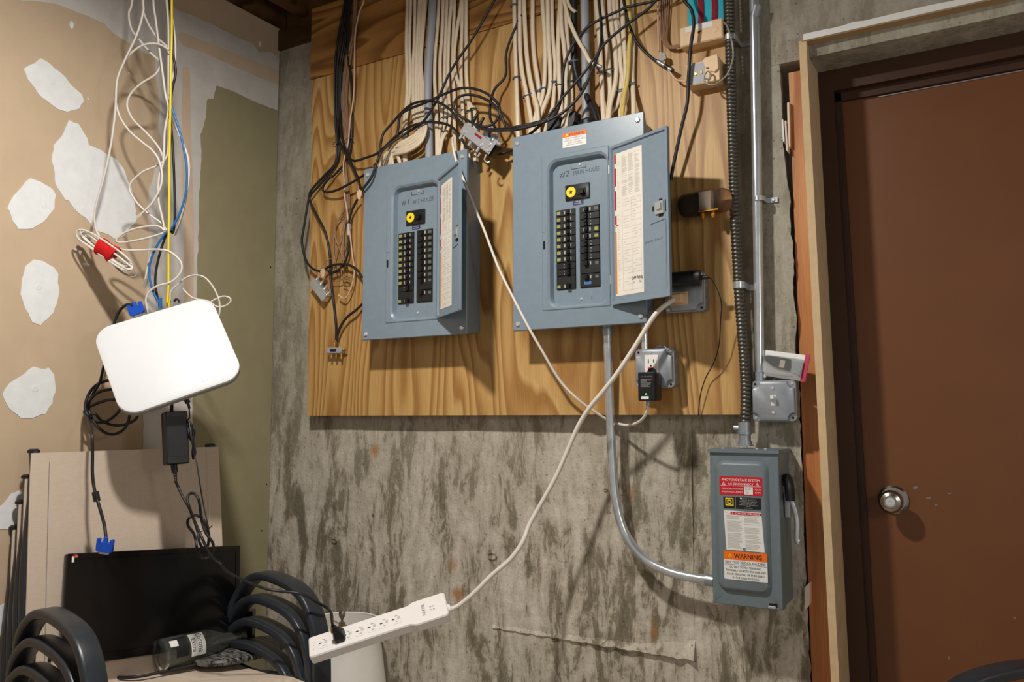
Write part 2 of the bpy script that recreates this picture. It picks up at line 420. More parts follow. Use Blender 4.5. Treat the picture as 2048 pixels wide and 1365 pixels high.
# timber on top of the concrete
sill = struct(MB().box(XL, 1.7, -.012, .14, ZT, ZT+.075).obj('trim_1', 'dark_wood', None, 0))
rim = struct(MB().box(XL, 1.7, .03, .14, ZT+.075, ZT+.34).obj('trim_2', 'dark_wood', None, 0))
ceil = struct(MB().box(XL-.1, 1.7, -4, .14, ZT+.34, ZT+.37).obj('ceiling', 'dark_wood', None, 0))
for i in range(10):
    x = -2.13+.406*i
    MB().box(x, x+.038, -4, .03, ZT+.12, ZT+.34).obj('joist', 'dark_wood', ceil, 0)
struct(MB().box(XL-.1, 1.7, -4, .25, -.05, 0).obj('floor', 'concrete', None, 0))

# left wall: drywall sheets, joint compound
wl = struct(MB().box(XL-.11, XL-.0135, -4, .14, 0, ZT+.34).obj('wall_left', 'dark_wood', None, 0))
ys = LW(377, 600).y; zseam = LW(470, 140).z; ztop = LW(567, 62).z
LF = FR((XL, 0, 0), (0, -1, 0), (0, 0, 1), (1, 0, 0))       # local (-y, z, out of the wall)
def sheet(y0, y1, z0, z1, m): MB().box(XL-.0127, XL, y0, y1, z0, z1).obj('drywall_sheet', m, wl, 0)
sheet(-4, ys-.0006, .01, zseam-.0006, 'drywall_tan'); sheet(ys+.0006, -.004, .01, zseam-.0006, 'drywall_green'); sheet(-4, -.004, zseam+.0006, ztop, 'drywall_tan')
def patch(pxs, m, name, th=.0012, jag=.006, seed=0, parent=wl):
    P = []
    n = len(pxs)
    for i in range(n):
        a, b = LW(*pxs[i]), LW(*pxs[(i+1) % n]); k = max(2, int((b-a).length/.012))
        for j in range(k):
            p = a.lerp(b, j/k); q = jag*noise.noise(Vector((p.y*22+seed, p.z*22, seed)))+.45*jag*noise.noise(Vector((p.y*80, p.z*80, seed)))
            t = (b-a).normalized(); p = p+Vector((0, -t.z, t.y))*q; P.append((-min(p.y, -.006), min(p.z, ztop-.002)))
    return MB(LF).prism(P, -.001, th).obj(name, m, parent, 0)
k1 = lambda pts: zm(0, 0, 2.968, pts)
k2 = lambda pts: zm(0, 400, 2.968, pts)
k3 = lambda pts: zm(0, 840, 2.6, pts)
pA = k1([(240, 350), (300, 385), (370, 440), (430, 510), (480, 560), (490, 600), (470, 645), (400, 668), (340, 650), (250, 580), (185, 500), (140, 410)])
pB = k1([(410, 715), (465, 735), (500, 790), (525, 865), (600, 895), (690, 945), (730, 1000), (775, 1100), (805, 1220), (808, 1300)])+k2([(800, 140), (740, 205), (690, 230), (570, 170), (480, 95), (405, 0)])+k1([(390, 1190), (330, 1090), (310, 960), (315, 860), (370, 800), (395, 760)])
pC = k1([(180, 1060), (240, 1090), (300, 1115), (330, 1160), (325, 1240)])+k2([(300, 90), (250, 140), (190, 168), (110, 172), (75, 130), (55, 60)])+k1([(45, 1240), (60, 1180), (110, 1120)])
pD = k2([(200, 358), (260, 370), (320, 400), (350, 440), (348, 520), (335, 620), (300, 690), (240, 745), (190, 730), (150, 650), (122, 560), (125, 470), (150, 400)])
pE = k2([(200, 992), (240, 1000), (290, 995), (325, 1040), (330, 1110), (310, 1210), (270, 1270), (190, 1305), (120, 1305), (50, 1240), (20, 1160), (60, 1100), (120, 1050)])
pF = k3([(200, 350), (125, 362), (60, 390), (20, 440), (-40, 500), (-30, 560), (60, 570), (130, 584), (210, 580)])
pG = k3([(-60, 1010), (20, 960), (60, 930), (110, 925), (160, 960), (210, 1000), (210, 1100), (130, 1170), (50, 1205), (20, 1140), (-60, 1100)])
for i, p in enumerate((pA, pB, pC, pD, pE, pF, pG)): patch(p, 'compound', 'compound_patch', .0012, .007, i*3.1)
pT = k1([(60, -60), (110, 0), (330, 25), (450, 70), (520, 95), (620, 140), (670, 200), (760, 250), (860, 315), (920, 340), (930, 480), (945, 560), (945, 640), (940, 760), (960, 830), (900, 1080), (882, 1120), (880, 1280)])+k2([(885, 200), (880, 330), (870, 600), (850, 1240), (850, 1400), (845, 1700), (1130, 1700), (1140, 1300), (1165, 600), (1172, 350), (1182, 0)])+k1([(1190, 1000), (1195, 900), (1190, 800), (1215, 720), (1220, 680), (1230, 592), (1268, 590), (1280, 510), (1300, 510), (1400, 550), (1480, 590), (1600, 640), (1662, 660), (1672, 580), (1662, 530), (1682, 480), (1688, 380), (1650, 340), (1600, 308), (1540, 310), (1500, 265), (1350, 190), (1200, 120), (1060, 60), (1000, 20), (980, -60)])
patch(pT, 'compound_thin', 'joint_compound', .0010, .005, 40)
patch(k1([(1040, 205), (1080, 190), (1200, 240), (1400, 320), (1600, 400), (1678, 432), (1672, 505), (1580, 480), (1400, 400), (1200, 310), (1080, 270)]), 'paper_tape', 'drywall_tape', .0015, .002, 50)
patch(k1([(1080, 395), (1125, 400), (1130, 700), (1140, 1000), (1150, 1365)])+k2([(1150, 300), (1140, 1200), (1085, 1200), (1090, 300)])+k1([(1080, 1200), (1075, 800)]), 'paper_tape', 'drywall_tape', .0015, .002, 60)
for (px, py, r) in ((104, 164, .008), (88, 412, .007), (76, 575, .008), (70, 778, .009)):
    p = LW(px, py); MB().lathe([(r, 0), (r, .0016), (r*.8, .002)], p, (1, 0, 0), 14).obj('screw_spot', 'sticker_white', wl, 0)
for (px, py) in ((541, 535), (533, 969), (523, 1062)):
    p = LW(px, py); MB().lathe([(.0028, 0), (.0028, .001), (.0012, .0005)], p, (1, 0, 0), 10).obj('screw_head', 'dark_gap', wl, 0)
for (px, py, w, h) in ((143, 50, .006, .012), (176, 198, .003, .003), (258, 146, .003, .004), (520, 88, .005, .01), (172, 529, .012, .004), (152, 500, .006, .004)):
    p = LW(px, py); q = [(-p.y+w*math.cos(a*.9)*(1+.4*noise.noise(Vector((a, px, 1)))), p.z+h*math.sin(a*.9)) for a in range(7)]
    MB(LF).prism(q, 0, .0012).obj('plaster_splash', 'compound', wl, 0)

# ------------------------------------------------------------------ door opening
def wquad(m, pts, d0, d1):            # prism from pixel corners between two depths (corners taken at d1)
    P = [W(x, y, d1) for x, y in pts]; m.prism([(p.x, p.z) for p in P], d0, d1)
LT, LB = W(1598, 96, .03), W(1664, 1400, .03)
def lipx(z): return LT.x+(LB.x-LT.x)*(LT.z-z)/(LT.z-LB.z)
z1 = W(1606, 84, .03).z; TK = .0175
jb = MB(WF); jb.loft([[(lipx(z), z, d), (lipx(z)+TK, z, d), (lipx(z)+TK, z, d2), (lipx(z), z, d2)] for z, d, d2 in ((0, .03, -.105), (z1*.5, .03, -.105), (z1+.004, .03, -.105))])
struct(jb.obj('trim_3', 'drywall_edge', None, 0))
hd = MB(WF); n = 40; a0 = lipx(z1)+TK*.3
loops = []
for i in range(n+1):
    x = a0+(1.05-a0)*i/n; e = .0035*noise.noise(Vector((i*1.3, 0, 0)))
    loops.append([(x, z1, .03), (x, z1+.0165+e, .031+e*.5), (x, z1+.0165, -.105), (x, z1, -.105)])
hd.loft(loops); o = struct(hd.obj('trim_4', 'drywall_paint', None, 0))
rg = MB(WF); n = 60; rag = []                                         # torn white paper edge of the head board
for i in range(n+1):
    x = a0+.006+(1.0-a0)*i/n; e = .004*noise.noise(Vector((i*.9, 5, 0)))
    rag.append([(x, z1+.002, .0302), (x, z1+.002, .034), (x, z1+.0175+e, .034), (x, z1+.0185+e, .0302)])
rg.loft(rag).obj('torn_edge', 'sticker_white', o, 0)
# timber stud between concrete and jamb
sd = MB(WF); zt = W(1578, 146, -.012).z
def sx(z): a = W(1577, 146, -.012); b = W(1624, 1365, -.012); return a.x+(b.x-a.x)*(a.z-z)/(a.z-b.z)
sd.loft([[(sx(z), z, -.012), (lipx(z)+.002, z, -.012), (lipx(z)+.002, z, -.10), (sx(z), z, -.10)] for z in (0, zt*.35, zt*.7, zt)])
struct(sd.obj('trim_5', 'stud_wood', None, 0))
# shims stuck in the gap
for pts, d, m in ((((1569, 242), (1572, 241), (1576, 305), (1572, 300)), .006, 'shim'), (((1574, 206), (1578, 204), (1580, 292), (1576, 296)), .002, 'shim'), (((1563, 240), (1566, 239), (1569, 282), (1566, 284)), .008, 'sticker_white'), (((1609, 1176), (1619, 1166), (1619, 1210), (1609, 1223)), .012, 'shim')):
    m_ = MB(WF); P = [W(x, y, d) for x, y in pts]; m_.prism([(p.x, p.z) for p in P], d-.03, d)
    lb = {1569: 'thin pale wooden shim poking out of the gap beside the orange stud', 1574: 'long pinkish wooden shim wedged against the top of the orange stud', 1563: 'narrow white shim outermost in the gap beside the stud', 1609: 'small pale shim sticking out low beside the grey disconnect switch'}[pts[0][0]]
    tag(m_.obj('wood_shim', m, None, 0), lb, 'shim', 'shims in the stud gap')
# dark frame, stop, door
FD = -.105                                                            # face of the frame
fa, fb = W(1622, 148, FD), W(1682, 1400, FD); ga, gb = W(1667, 182, FD), W(1741, 1400, FD)
def lx(a, b, z): return a.x+(b.x-a.x)*(a.z-z)/(a.z-b.z)
fr_ = MB(WF); zf = fa.z; zg = ga.z
fr_.loft([[(lx(fa, fb, z)-.02, z, FD-.05), (lx(fa, fb, z)-.02, z, FD), (lx(ga, gb, z), z, FD), (lx(ga, gb, z), z, FD-.05)] for z in (0, zg*.5, zg)])
fr_.box(lx(fa, fb, zf)-.02, 1.0, zg+.0002, zf+.1, FD-.05, FD)
fr_.box(.62, .75, 0, zg, FD-.05, FD)
struct(fr_.obj('door_frame_1', 'jamb_dark', None, 0)).name = 'trim_6'
st = MB(WF); SD = FD-.022
st.loft([[(lx(ga, gb, z)-.005, z, SD-.03), (lx(ga, gb, z)-.005, z, SD), (lx(ga, gb, z)+.014, z, SD), (lx(ga, gb, z)+.014, z, SD-.03)] for z in (0, zg*.5, zg)])
st.box(lx(ga, gb, zg), .62, zg-.022, zg+.004, SD-.03, SD)
struct(st.obj('trim_7', 'jamb_dark', None, 0))
DD = FD-.034
dr = struct(MB(WF).box(lx(ga, gb, 0)-.05, .64, .008, zg+.01, DD-.045, DD).obj('door_1', 'door_paint', None, 0))
MB(WF).box(lx(ga, gb, zg)+.1, .6, zg-.0265, zg-.0245, DD, DD+.004).obj('door_gap_highlight', 'steel', dr, 0)  # thin steel strip added as the bright highlight line of the door gap
kp = W(1787, 1000, DD)
kn = MB().lathe([(.034, 0), (.034, .004), (.029, .008), (.013, .010), (.012, .030), (.020, .036), (.0265, .046), (.0268, .056), (.022, .064), (.015, .067), (.0145, .064)], kp, (0, -1, 0), 28).obj('door_knob', 'knob_metal', dr, 30)
MB().lathe([(.0105, .060), (.0105, .068), (.004, .0685), (.004, .066)], kp, (0, -1, 0), 18).obj('lock_button', 'chrome', kn, 30)
for (px, py, w, h) in ((1831, 976, .006, .004), (1857, 997, .006, .003), (1872, 1011, .004, .002), (1899, 988, .004, .002), (2029, 1237, .003, .002), (1898, 1317, .0015, .005)):
    p = W(px, py, DD); q = [(p.x+w*math.cos(a*.9)*(1+.5*noise.noise(Vector((a, px, 1)))), p.z+h*math.sin(a*.9)+.3*h*math.cos(a)) for a in range(7)]
    MB(WF).prism(q, DD-.001, DD+.0006).obj('paint_fleck', 'dust', dr, 0)
# plywood backboards
PD = .044
xa, xb = W(617, 700, PD).x, W(1482, 700, PD).x; zb = W(1000, 831, PD).z; zs2 = W(700, 138, PD).z
xc = W(1455.5, 100, PD).x; xd = W(1483, 828, PD).x
sl = lambda z: xd+(xc-xd)*(z-zb)/(zs2-zb)
MB_ = MB(WF); MB_.prism([(xa, zb), (xd, zb), (sl(zs2), zs2-.001), (xa-.006, zs2-.001)], .005, PD)
tag(MB_.obj('plywood_board', 'plywood', None, 0), 'large golden plywood backboard carrying the two grey breaker panels', 'board')
zt2 = W(640, 14, PD).z
tag(MB(WF).prism([(xa-.013, zs2+.0005), (sl(zs2)-.002, zs2+.0005), (sl(zt2)-.002, zt2), (xa-.013, zt2)], .005, PD+.003).obj('plywood_board', 'plywood_upper', None, 0), 'darker plywood strip with sideways grain above the big backboard', 'board')

# ================================================================== ELECTRICAL
def screw(p, r, parent, ax=(0, -1, 0), m='screw', name='screw'):
    o = MB().lathe([(r, 0), (r, r*.3), (r*.7, r*.62), (r*.2, r*.62)], p, ax, 12).obj(name, m, parent, 30); return o
CF = .135                                                             # face of the panel covers
S7 = lambda *p: zm(1000, 210, 2.786, p)
S6 = lambda *p: zm(580, 260, 2.843, p)
def load_panel(rect, open_px, trim_px, hinge_px, tip_px, main_px, lcol_px, rcol_px, lspec, rspec, label, note, note_px, stickers):
    x0, x1, za, zb_ = rect; root = thing('breaker_panel', ((x0+x1)/2, -PD, za), label, 'breaker panel')
    bx0, bx1 = x0+.014, x1-.014
    ox0, ox1, oz0, oz1 = rpx(*open_px, CF); tx0, tx1, tz0, tz1 = rpx(*trim_px, CF)
    MB(WF).rects([(bx0, bx1, za+.01, zb_-.012, .003, PD), (bx0, bx1, za+.01, zb_-.012, .003, CF-.003), (ox0-.006, ox1+.006, oz0-.006, oz1+.006, .02, CF-.003), (ox0-.006, ox1+.006, oz0-.006, oz1+.006, .02, CF-.035)]).obj('box_body', 'panel_grey', root)
    dep = .017
    MB(WF).rects([(x0, x1, za, zb_, .002, CF-.010), (x0, x1, za, zb_, .003, CF-.0015), (x0+.0015, x1-.0015, za+.0015, zb_-.0015, .002, CF), (tx0, tx1, tz0, tz1, .004, CF), (tx0+.003, tx1-.003, tz0+.003, tz1-.003, .004, CF+.0022), (ox0-.010, ox1+.010, oz0-.010, oz1+.010, .030, CF+.0022), (ox0-.004, ox1+.004, oz0-.004, oz1+.004, .026, CF-.002), (ox0, ox1, oz0, oz1, .022, CF-dep)], False, False, n=6).obj('cover', 'panel_grey', root, 22)
    df = MB(WF).rects([(ox0-.004, ox1+.004, oz0-.004, oz1+.004, .022, CF-dep-.002), (ox0-.004, ox1+.004, oz0-.004, oz1+.004, .022, CF-dep)], n=6).obj('dead_front', 'panel_grey', root, 30)
    BD = CF-dep
    # tabs and fixings of the dead front
    cx = (ox0+ox1)/2
    screw(Vector((cx, -BD, oz1-.010)), .0042, df); screw(Vector((cx, -BD, oz0+.012)), .0042, df)
    t = MB(WF)
    for s in (-1, 1): t.box(cx-.004+s*.022-.0006, cx-.004+s*.022+.0006, oz1-.020, oz1-.010, BD, BD+.0006)
    t.box(cx-.026, cx+.018, oz1-.0206, oz1-.0196, BD, BD+.0006)
    t.obj('tab_outline', 'dark_gap', df, 0)
    MB(WF).box(cx+.03, cx+.0308, oz0+.008, oz0+.018, BD, BD+.0006).obj('tab_slot', 'dark_gap', df, 0)
    # latch slot beside the opening
    lp = Vector((tx0+.008, -CF-.0015, (oz0+oz1)/2-.03)); MB(WF).plate(lp.x-.004, lp.x+.003, lp.z-.012, lp.z+.012, CF+.001, CF+.0026, .003).obj('latch_slot', 'dark_gap', root)
    MB(WF).rects([(lp.x-.006, lp.x+.005, lp.z+.035, lp.z+.058, .002, CF+.002), (lp.x-.005, lp.x+.004, lp.z+.036, lp.z+.057, .002, CF+.0034)]).obj('embossed_tab', 'panel_grey', root)
    for sxx in (x0+.016, x1-.016):
        for szz in (za+.018, zb_-.02): screw(Vector((sxx, -CF, szz)), .0068, root)
    # main breaker
    a, b, c, e = rpx(*main_px, BD)
    mb = MB(WF).rects([(a, b, c, e, .001, BD-.01), (a, b, c, e, .001, BD+.004), (a+.001, b-.001, c+.001, e-.001, .001, BD+.005)]).obj('main_breaker', 'breaker_black', root)
    tg = MB(WF); mx = a+(b-a)*.69; mz = c+(e-c)*.48
    tg.box(mx-.012, mx+.012, mz-.008, mz+.008, BD+.004, BD+.0075); tg.loft([[(mx+u*.006, mz+v*.005, BD+.007) for u, v in ((-1, -1), (1, -1), (1, 1), (-1, 1))], [(mx+.005+u*.005, mz-.004+v*.0045, BD+.017) for u, v in ((-1, -1), (1, -1), (1, 1), (-1, 1))]])
    tg.obj('toggle', 'toggle_black', mb, 0)
    sx_, sz_ = a+(b-a)*.25, c+(e-c)*.52; rs = (e-c)*.34
    dk = MB(WF); dk.prism([(sx_+rs*math.cos(i*math.pi/12), sz_+rs*math.sin(i*math.pi/12)) for i in range(24)], BD+.005, BD+.0056); dk.obj('yellow_sticker', 'yellow_label', mb, 0)
    MB(WF).prism([(sx_+rs*(.45 if i % 2 == 0 else .18)*math.sin(i*math.pi/5), sz_+rs*(.45 if i % 2 == 0 else .18)*math.cos(i*math.pi/5)) for i in range(10)], BD+.0054, BD+.006).obj('star_mark', 'ink_black', mb, 0)
    mn = MB(WF).plate(a+(b-a)*.3, a+(b-a)*.73, c-.0145, c-.002, BD, BD+.0008, .0005, .0002).obj('main_tag', 'blue_label', df)
    text('MAIN', WF, a+(b-a)*.51, c-.0055, .016, .0032, BD+.0010, 'sticker_white', mn); text('PRINCIPAL', WF, a+(b-a)*.515, c-.0110, .021, .0032, BD+.0010, 'sticker_white', mn)
    # breakers
    for colpx, spec, left in ((lcol_px, lspec, True), (rcol_px, rspec, False)):
        a, b, c, e = rpx(*colpx, BD); n = sum(2 if k in 'DE' else 1 for k in spec); p = (e-c)/n; z = e
        MB(WF).box(a, b, c, e, BD-.006, BD+.0006).obj('breaker_slot', 'dark_gap', root, 0)
        for k in spec:
            hgt = p*2 if k in 'DE' else p; zlo = z-hgt; g = .0007
            br = MB(WF).rects([(a+.0005, b-.0005, zlo+g, z-g, .0008, BD-.004), (a+.0005, b-.0005, zlo+g, z-g, .0008, BD+.0036), (a+.001, b-.001, zlo+g+.0006, z-g-.0006, .0006, BD+.0042)], n=1).obj('circuit_breaker', 'breaker_black', root)
            w = b-a; U = (lambda u, L=left: a+w*u if L else b-w*u)
            def bar(nm, u0, u1, f0, f1, d0, d1, m):
                q = sorted((U(u0), U(u1))); MB(WF).box(q[0], q[1], zlo+hgt*f0, zlo+hgt*f1, d0, d1).obj(nm, m, br, 0)
            D = BD+.0042
            if k in 'SG':
                bar('toggle', .56, .72, .24, .80, D, D+.0075, 'toggle_black'); bar('label_tag', .05, .24, .25, .72, D, D+.0004, 'breaker_tag_yellow' if (left or k == 'G') else 'breaker_tag')
                bar('rating_mark', .42, .49, .25, .75, D, D+.0006, 'ink_faint'); bar('indicator', .76, .80, .30, .75, D, D+.0006, 'ink_faint')
            elif k == 'T':
                for f0 in (.12, .56): bar('toggle', .58, .74, f0, f0+.32, D, D+.007, 'toggle_black'); bar('rating_mark', .40, .44, f0+.05, f0+.2, D, D+.0006, 'ink_faint')
            else:
                f0 = (.05 if left else .58); bar('toggle', .56, .74, f0, f0+.32, D, D+.009, 'toggle_black'); bar('rating_mark', .42, .48, f0+.05, f0+.3, D, D+.0006, 'ink_faint')
                bar('label_tag', .05, .22, f0+.06, f0+.26, D, D+.0004, 'breaker_tag_yellow' if left else 'breaker_tag')
                if k == 'E': bar('blue_mark', .42, .78, .2, .42, D, D+.0006, 'blue_tag')
            z = zlo
    # door, swung open on its right-hand hinge
    hx = W(*hinge_px[0], CF).x; zt_, zb2 = W(*hinge_px[0], CF+.002).z, W(*hinge_px[1], CF+.002).z
    wd = (tx1-tx0)*1.0; r = ray(*tip_px); best = None
    for i in range(400):
        s = i*.0006; y = DW-CF-s; x = r.x/r.y*y; dd = math.hypot(x-hx, s)
        if best is None or abs(dd-wd) < best[0]: best = (abs(dd-wd), x, s)
    e1 = Vector((best[1]-hx, -best[2], 0)).normalized()
    DFm = FR((hx, -CF-.002, zb2), e1, (0, 0, 1)); DFm.z = e1.cross(Vector((0, 0, 1))); L = wd; hh = zt_-zb2
    if DFm.z.y > 0: DFm.z = -DFm.z
    dm = MB(DFm).rects([(0, L, 0, hh, .003, -.0014), (0, L, 0, hh, .003, .0062), (.0016, L-.0016, .0016, hh-.0016, .002, .0062), (.007, L-.007, .007, hh-.007, .002, .0062), (.009, L-.009, .009, hh-.009, .002, .0014)], n=3).obj('panel_door', 'panel_grey', root, 30)
    for f in (.16, .86): MB(WF).box(hx-.0065, hx-.002, zb2+hh*f-.011, zb2+hh*f+.011, CF+.001, CF+.0034).obj('hinge_pin', 'steel', root, 0)
    return root, DFm, L, hh, dm, BD, (ox0, ox1, oz0, oz1)
def door_label(DFm, L, hh, dm, fx0, fx1, fz0, fz1):
    c = .0016; a, b, z0, z1_ = L*fx0, L*fx1, hh*fz0, hh*fz1; w = b-a; h = z1_-z0
    lb = MB(DFm).plate(a, b, z0, z1_, .0012, .0018, .002, .0002).obj('directory_label', 'paper', dm); c = .0020
    m = MB(DFm)
    for f0, f1 in ((.93, 1), (.77, .90), (.60, .74), (.5, .565)): m.box(a, a+w*.06, z0+h*f0, z0+h*f1-.001, c-.0003, c)
    m.obj('red_stripe', 'red_label', lb, 0)
    m = MB(DFm); m.box(a, a+w*.05, z0+.006, z0+h*.45, c-.0003, c); m.obj('orange_stripe', 'orange_stripe', lb, 0)
    m = MB(DFm); m.prism([(a+w*.02, z0+h*.47), (a+w*.06, z0+h*.482), (a+w*.03, z0+h*.486), (a+w*.17, z0+h*.493), (a+w*.05, z0+h*.497), (a+w*.02, z0+h*.49)], c-.0003, c); m.obj('flash_mark', 'red_label', lb, 0)
    m = MB(DFm)
    x0, x1 = a+w*.27, b-w*.06; ya, yb = z0+h*.03, z0+h*.66
    for i in range(17):
        zz = ya+(yb-ya)*i/16; m.box(x0, x1, zz-.00025, zz+.00025, c-.0003, c)
    for xx in (x0, (x0+x1)/2, x1): m.box(xx-.00025, xx+.00025, ya, yb, c-.0003, c)
    m.obj('table_rules', 'ink_faint', lb, 0)
    m = MB(DFm); rnd = random.Random(5)
    for i in range(46):                                       # unreadably small printing at the top
        zz = z0+h*(.69+.285*i/46); 
        for x_, q in ((x0, .30), (x0+(x1-x0)*.36, .28), (x0+(x1-x0)*.70, .28)):
            if rnd.random() < .82: m.box(x_, x_+(x1-x0)*q*rnd.uniform(.6, 1), zz-.0004, zz+.0004, c-.0003, c)
    for i in range(60):
        zz = z0+h*(.05+.9*i/60)
        if rnd.random() < .7: m.box(a+w*.10, a+w*(.10+.10*rnd.uniform(.5, 1)), zz-.0003, zz+.0003, c-.0003, c)
    m.obj('fine_print', 'ink_faint', lb, 0)
    m = MB(DFm)                                               # faded pencilled circuit notes
    for i in range(16):
        for col in (0, 1):
            if rnd.random() < .55:
                zz = ya+(yb-ya)*(i+.5)/16; xx = x0+(x1-x0)*(.5*col+.06); px_ = [(xx+k*.0024, zz+rnd.uniform(-.0016, .0016)) for k in range(rnd.randint(5, 10))]
                for p, q in zip(px_, px_[1:]): m.add([(p[0], p[1], c), (q[0], q[1], c), (q[0], q[1]+.0006, c), (p[0], p[1]+.0006, c)], [(0, 1, 2, 3)])
    m.obj('pencil_notes', 'ink_grey', lb, 0)
    return lb, c, a, b, z0, z1_
z4 = lambda *p: zm(1080, 290, 4.2625, p)
z3_ = lambda *p: zm(780, 360, 4.875, p)
P1 = (-1.677, -1.2925, H+.228, H+.7635); P2 = (-1.1395, -.752, H+.2275, H+.7695)
p1 = load_panel(P1, S6((590, 335), (828, 308), (590, 1068), (838, 1052)), S6((548, 328), (848, 268), (545, 1102), (850, 1080)), S6((850, 275), (846, 1072)), S6((976, 600))[0],
    z3_((165, 312), (345, 283), (165, 447), (345, 425)), z3_((88, 525), (236, 505), (85, 1215), (236, 1200)), z3_((268, 492), (418, 478), (265, 1195), (418, 1188)),
    'SSSSSSSSSTD', 'SSSSSSSSDD', 'grey breaker panel with twenty-odd black breakers, marked number one', None, None, None)
p2 = load_panel(P2, S7((280, 318), (582, 285), (285, 1112), (600, 1092)), S7((228, 297), (612, 218), (240, 1157), (618, 1117)), S7((618, 238), (615, 1118)), S7((950, 600))[0],
    z4((220, 352), (425, 320), (222, 482), (425, 450)), z4((140, 565), (303, 538), (148, 1243), (310, 1222)), z4((338, 533), (508, 505), (348, 1222), (517, 1205)),
    'SSSSSSSSTTD', 'STTGGTTTDE', 'grey breaker panel with orange warning sticker on its cover, marked number two', None, None, None)
for (pn, s, s2, pts) in ((p1, '#1', 'APT HOUSE', z3_((115, 240), (185, 190), (220, 215), (430, 160))), (p2, '#2', 'MAIN HOUSE', z4((170, 275), (250, 215), (285, 240), (510, 175)))):
    root, DFm, L, hh, dm, BD, op = pn
    a, b, c, e = (W(*q, BD) for q in pts)
    text(s, WF, (a.x+b.x)/2, (a.z+b.z)/2-.002, abs(b.x-a.x), .017, BD+.0006, 'ink_pen', root, 'handwritten_note', .12, .0, -.01)
    text(s2, WF, (c.x+e.x)/2, (c.z+e.z)/2-.004, abs(e.x-c.x), .012, BD+.0006, 'ink_pen', root, 'handwritten_note', .10, .03, -.02)
lab1 = door_label(p1[1], p1[2], p1[3], p1[4], .11, .62, .055, .93)
lab2 = door_label(p2[1], p2[2], p2[3], p2[4], .075, .56, .05, .945)
DF2 = p2[1]; lb, c, a, b, z0, z1_ = lab2
text('OFF', DF2, a+(b-a)*.66, z0+(z1_-z0)*.105, (b-a)*.17, .008, c+.0002, 'ink_black', lb, 'handwritten_note', .15, 0, .01); text('PANEL', DF2, a+(b-a)*.87, z0+(z1_-z0)*.105, (b-a)*.2, .008, c+.0002, 'ink_black', lb, 'handwritten_note', .15, 0, .01)
text('11', DF2, a+(b-a)*.66, z0+(z1_-z0)*.078, (b-a)*.05, .005, c+.0002, 'ink_black', lb, 'handwritten_note', .2); text('15', DF2, a+(b-a)*.88, z0+(z1_-z0)*.078, (b-a)*.07, .005, c+.0002, 'ink_black', lb, 'handwritten_note', .2)
text('upper level', DF2, p2[2]*.73, p2[3]*.345, p2[2]*.3, .008, .0018, 'ink_pen', p2[4], 'handwritten_note', .3, .05, -.02)
for pn in (p1, p2):                                                   # door latches and pressed marks
    root, DFm, L, hh, dm, BD, op = pn
    lx_, lz = L*.855, hh*(.53 if pn is p2 else .52)
    la = MB(DFm); la.plate(lx_-.016, lx_+.012, lz-.016, lz+.016, .0012, .006, .002); la.box(lx_-.008, lx_+.008, lz-.005, lz+.009, .006, .011)
    la = la.obj('door_latch', 'steel', dm)
    q = MB(DFm); q.box(lx_-.026, lx_-.022, lz-.005, lz+.007, .0014, .0022); q.box(lx_-.006, lx_+.008, lz-.022, lz-.0165, .0014, .0026); q.box(lx_-.004, lx_+.006, lz+.0165, lz+.021, .0014, .0026); q.box(lx_+.015, lx_+.018, lz-.012, lz+.016, .0014, .0026)
    q.obj('latch_slots', 'dark_gap', la, 0)
    m = MB(DFm); m.tube([DFm(lx_-.034, lz-.035, .002), DFm(L-.014, lz-.03, .002)], .0012, n=6, sub=2); m.tube([DFm(L-.013, lz-.033, .002), DFm(L-.013, .02, .002)], .0012, n=6, sub=2); m.obj('pressed_rib', 'panel_grey', dm)
# warning sticker on the second panel
a, b, c, e = rpx(*S7((348, 160), (482, 138), (350, 244), (482, 216)), CF)
st_ = MB(WF).plate(a, b, c, e, CF, CF+.0006, .002, .0002).obj('warning_sticker', 'sticker_white', p2[0])
MB(WF).plate(a, b, c+(e-c)*.70, e, CF+.0005, CF+.0008, .001, .0001).obj('orange_band', 'orange_label', st_)
text('WARNING', WF, (a+b)/2+.006, c+(e-c)*.85, (b-a)*.62, (e-c)*.17, CF+.001, 'ink_black', st_)
MB(WF).prism([(a+.008, c+(e-c)*.77), (a+.018, c+(e-c)*.77), (a+.013, c+(e-c)*.94)], CF+.0007, CF+.001).obj('hazard_triangle', 'yellow_label', st_, 0)
for i, (s, w) in enumerate((('DUAL POWER SUPPLY', .76), ('SOURCES: UTILITY GRID', .9), ('AND PV SOLAR', .6), ('ELECTRIC SYSTEM', .7))): text(s, WF, (a+b)/2, c+(e-c)*(.60-.15*i), (b-a)*w, (e-c)*.085, CF+.0009, 'ink_grey', st_)

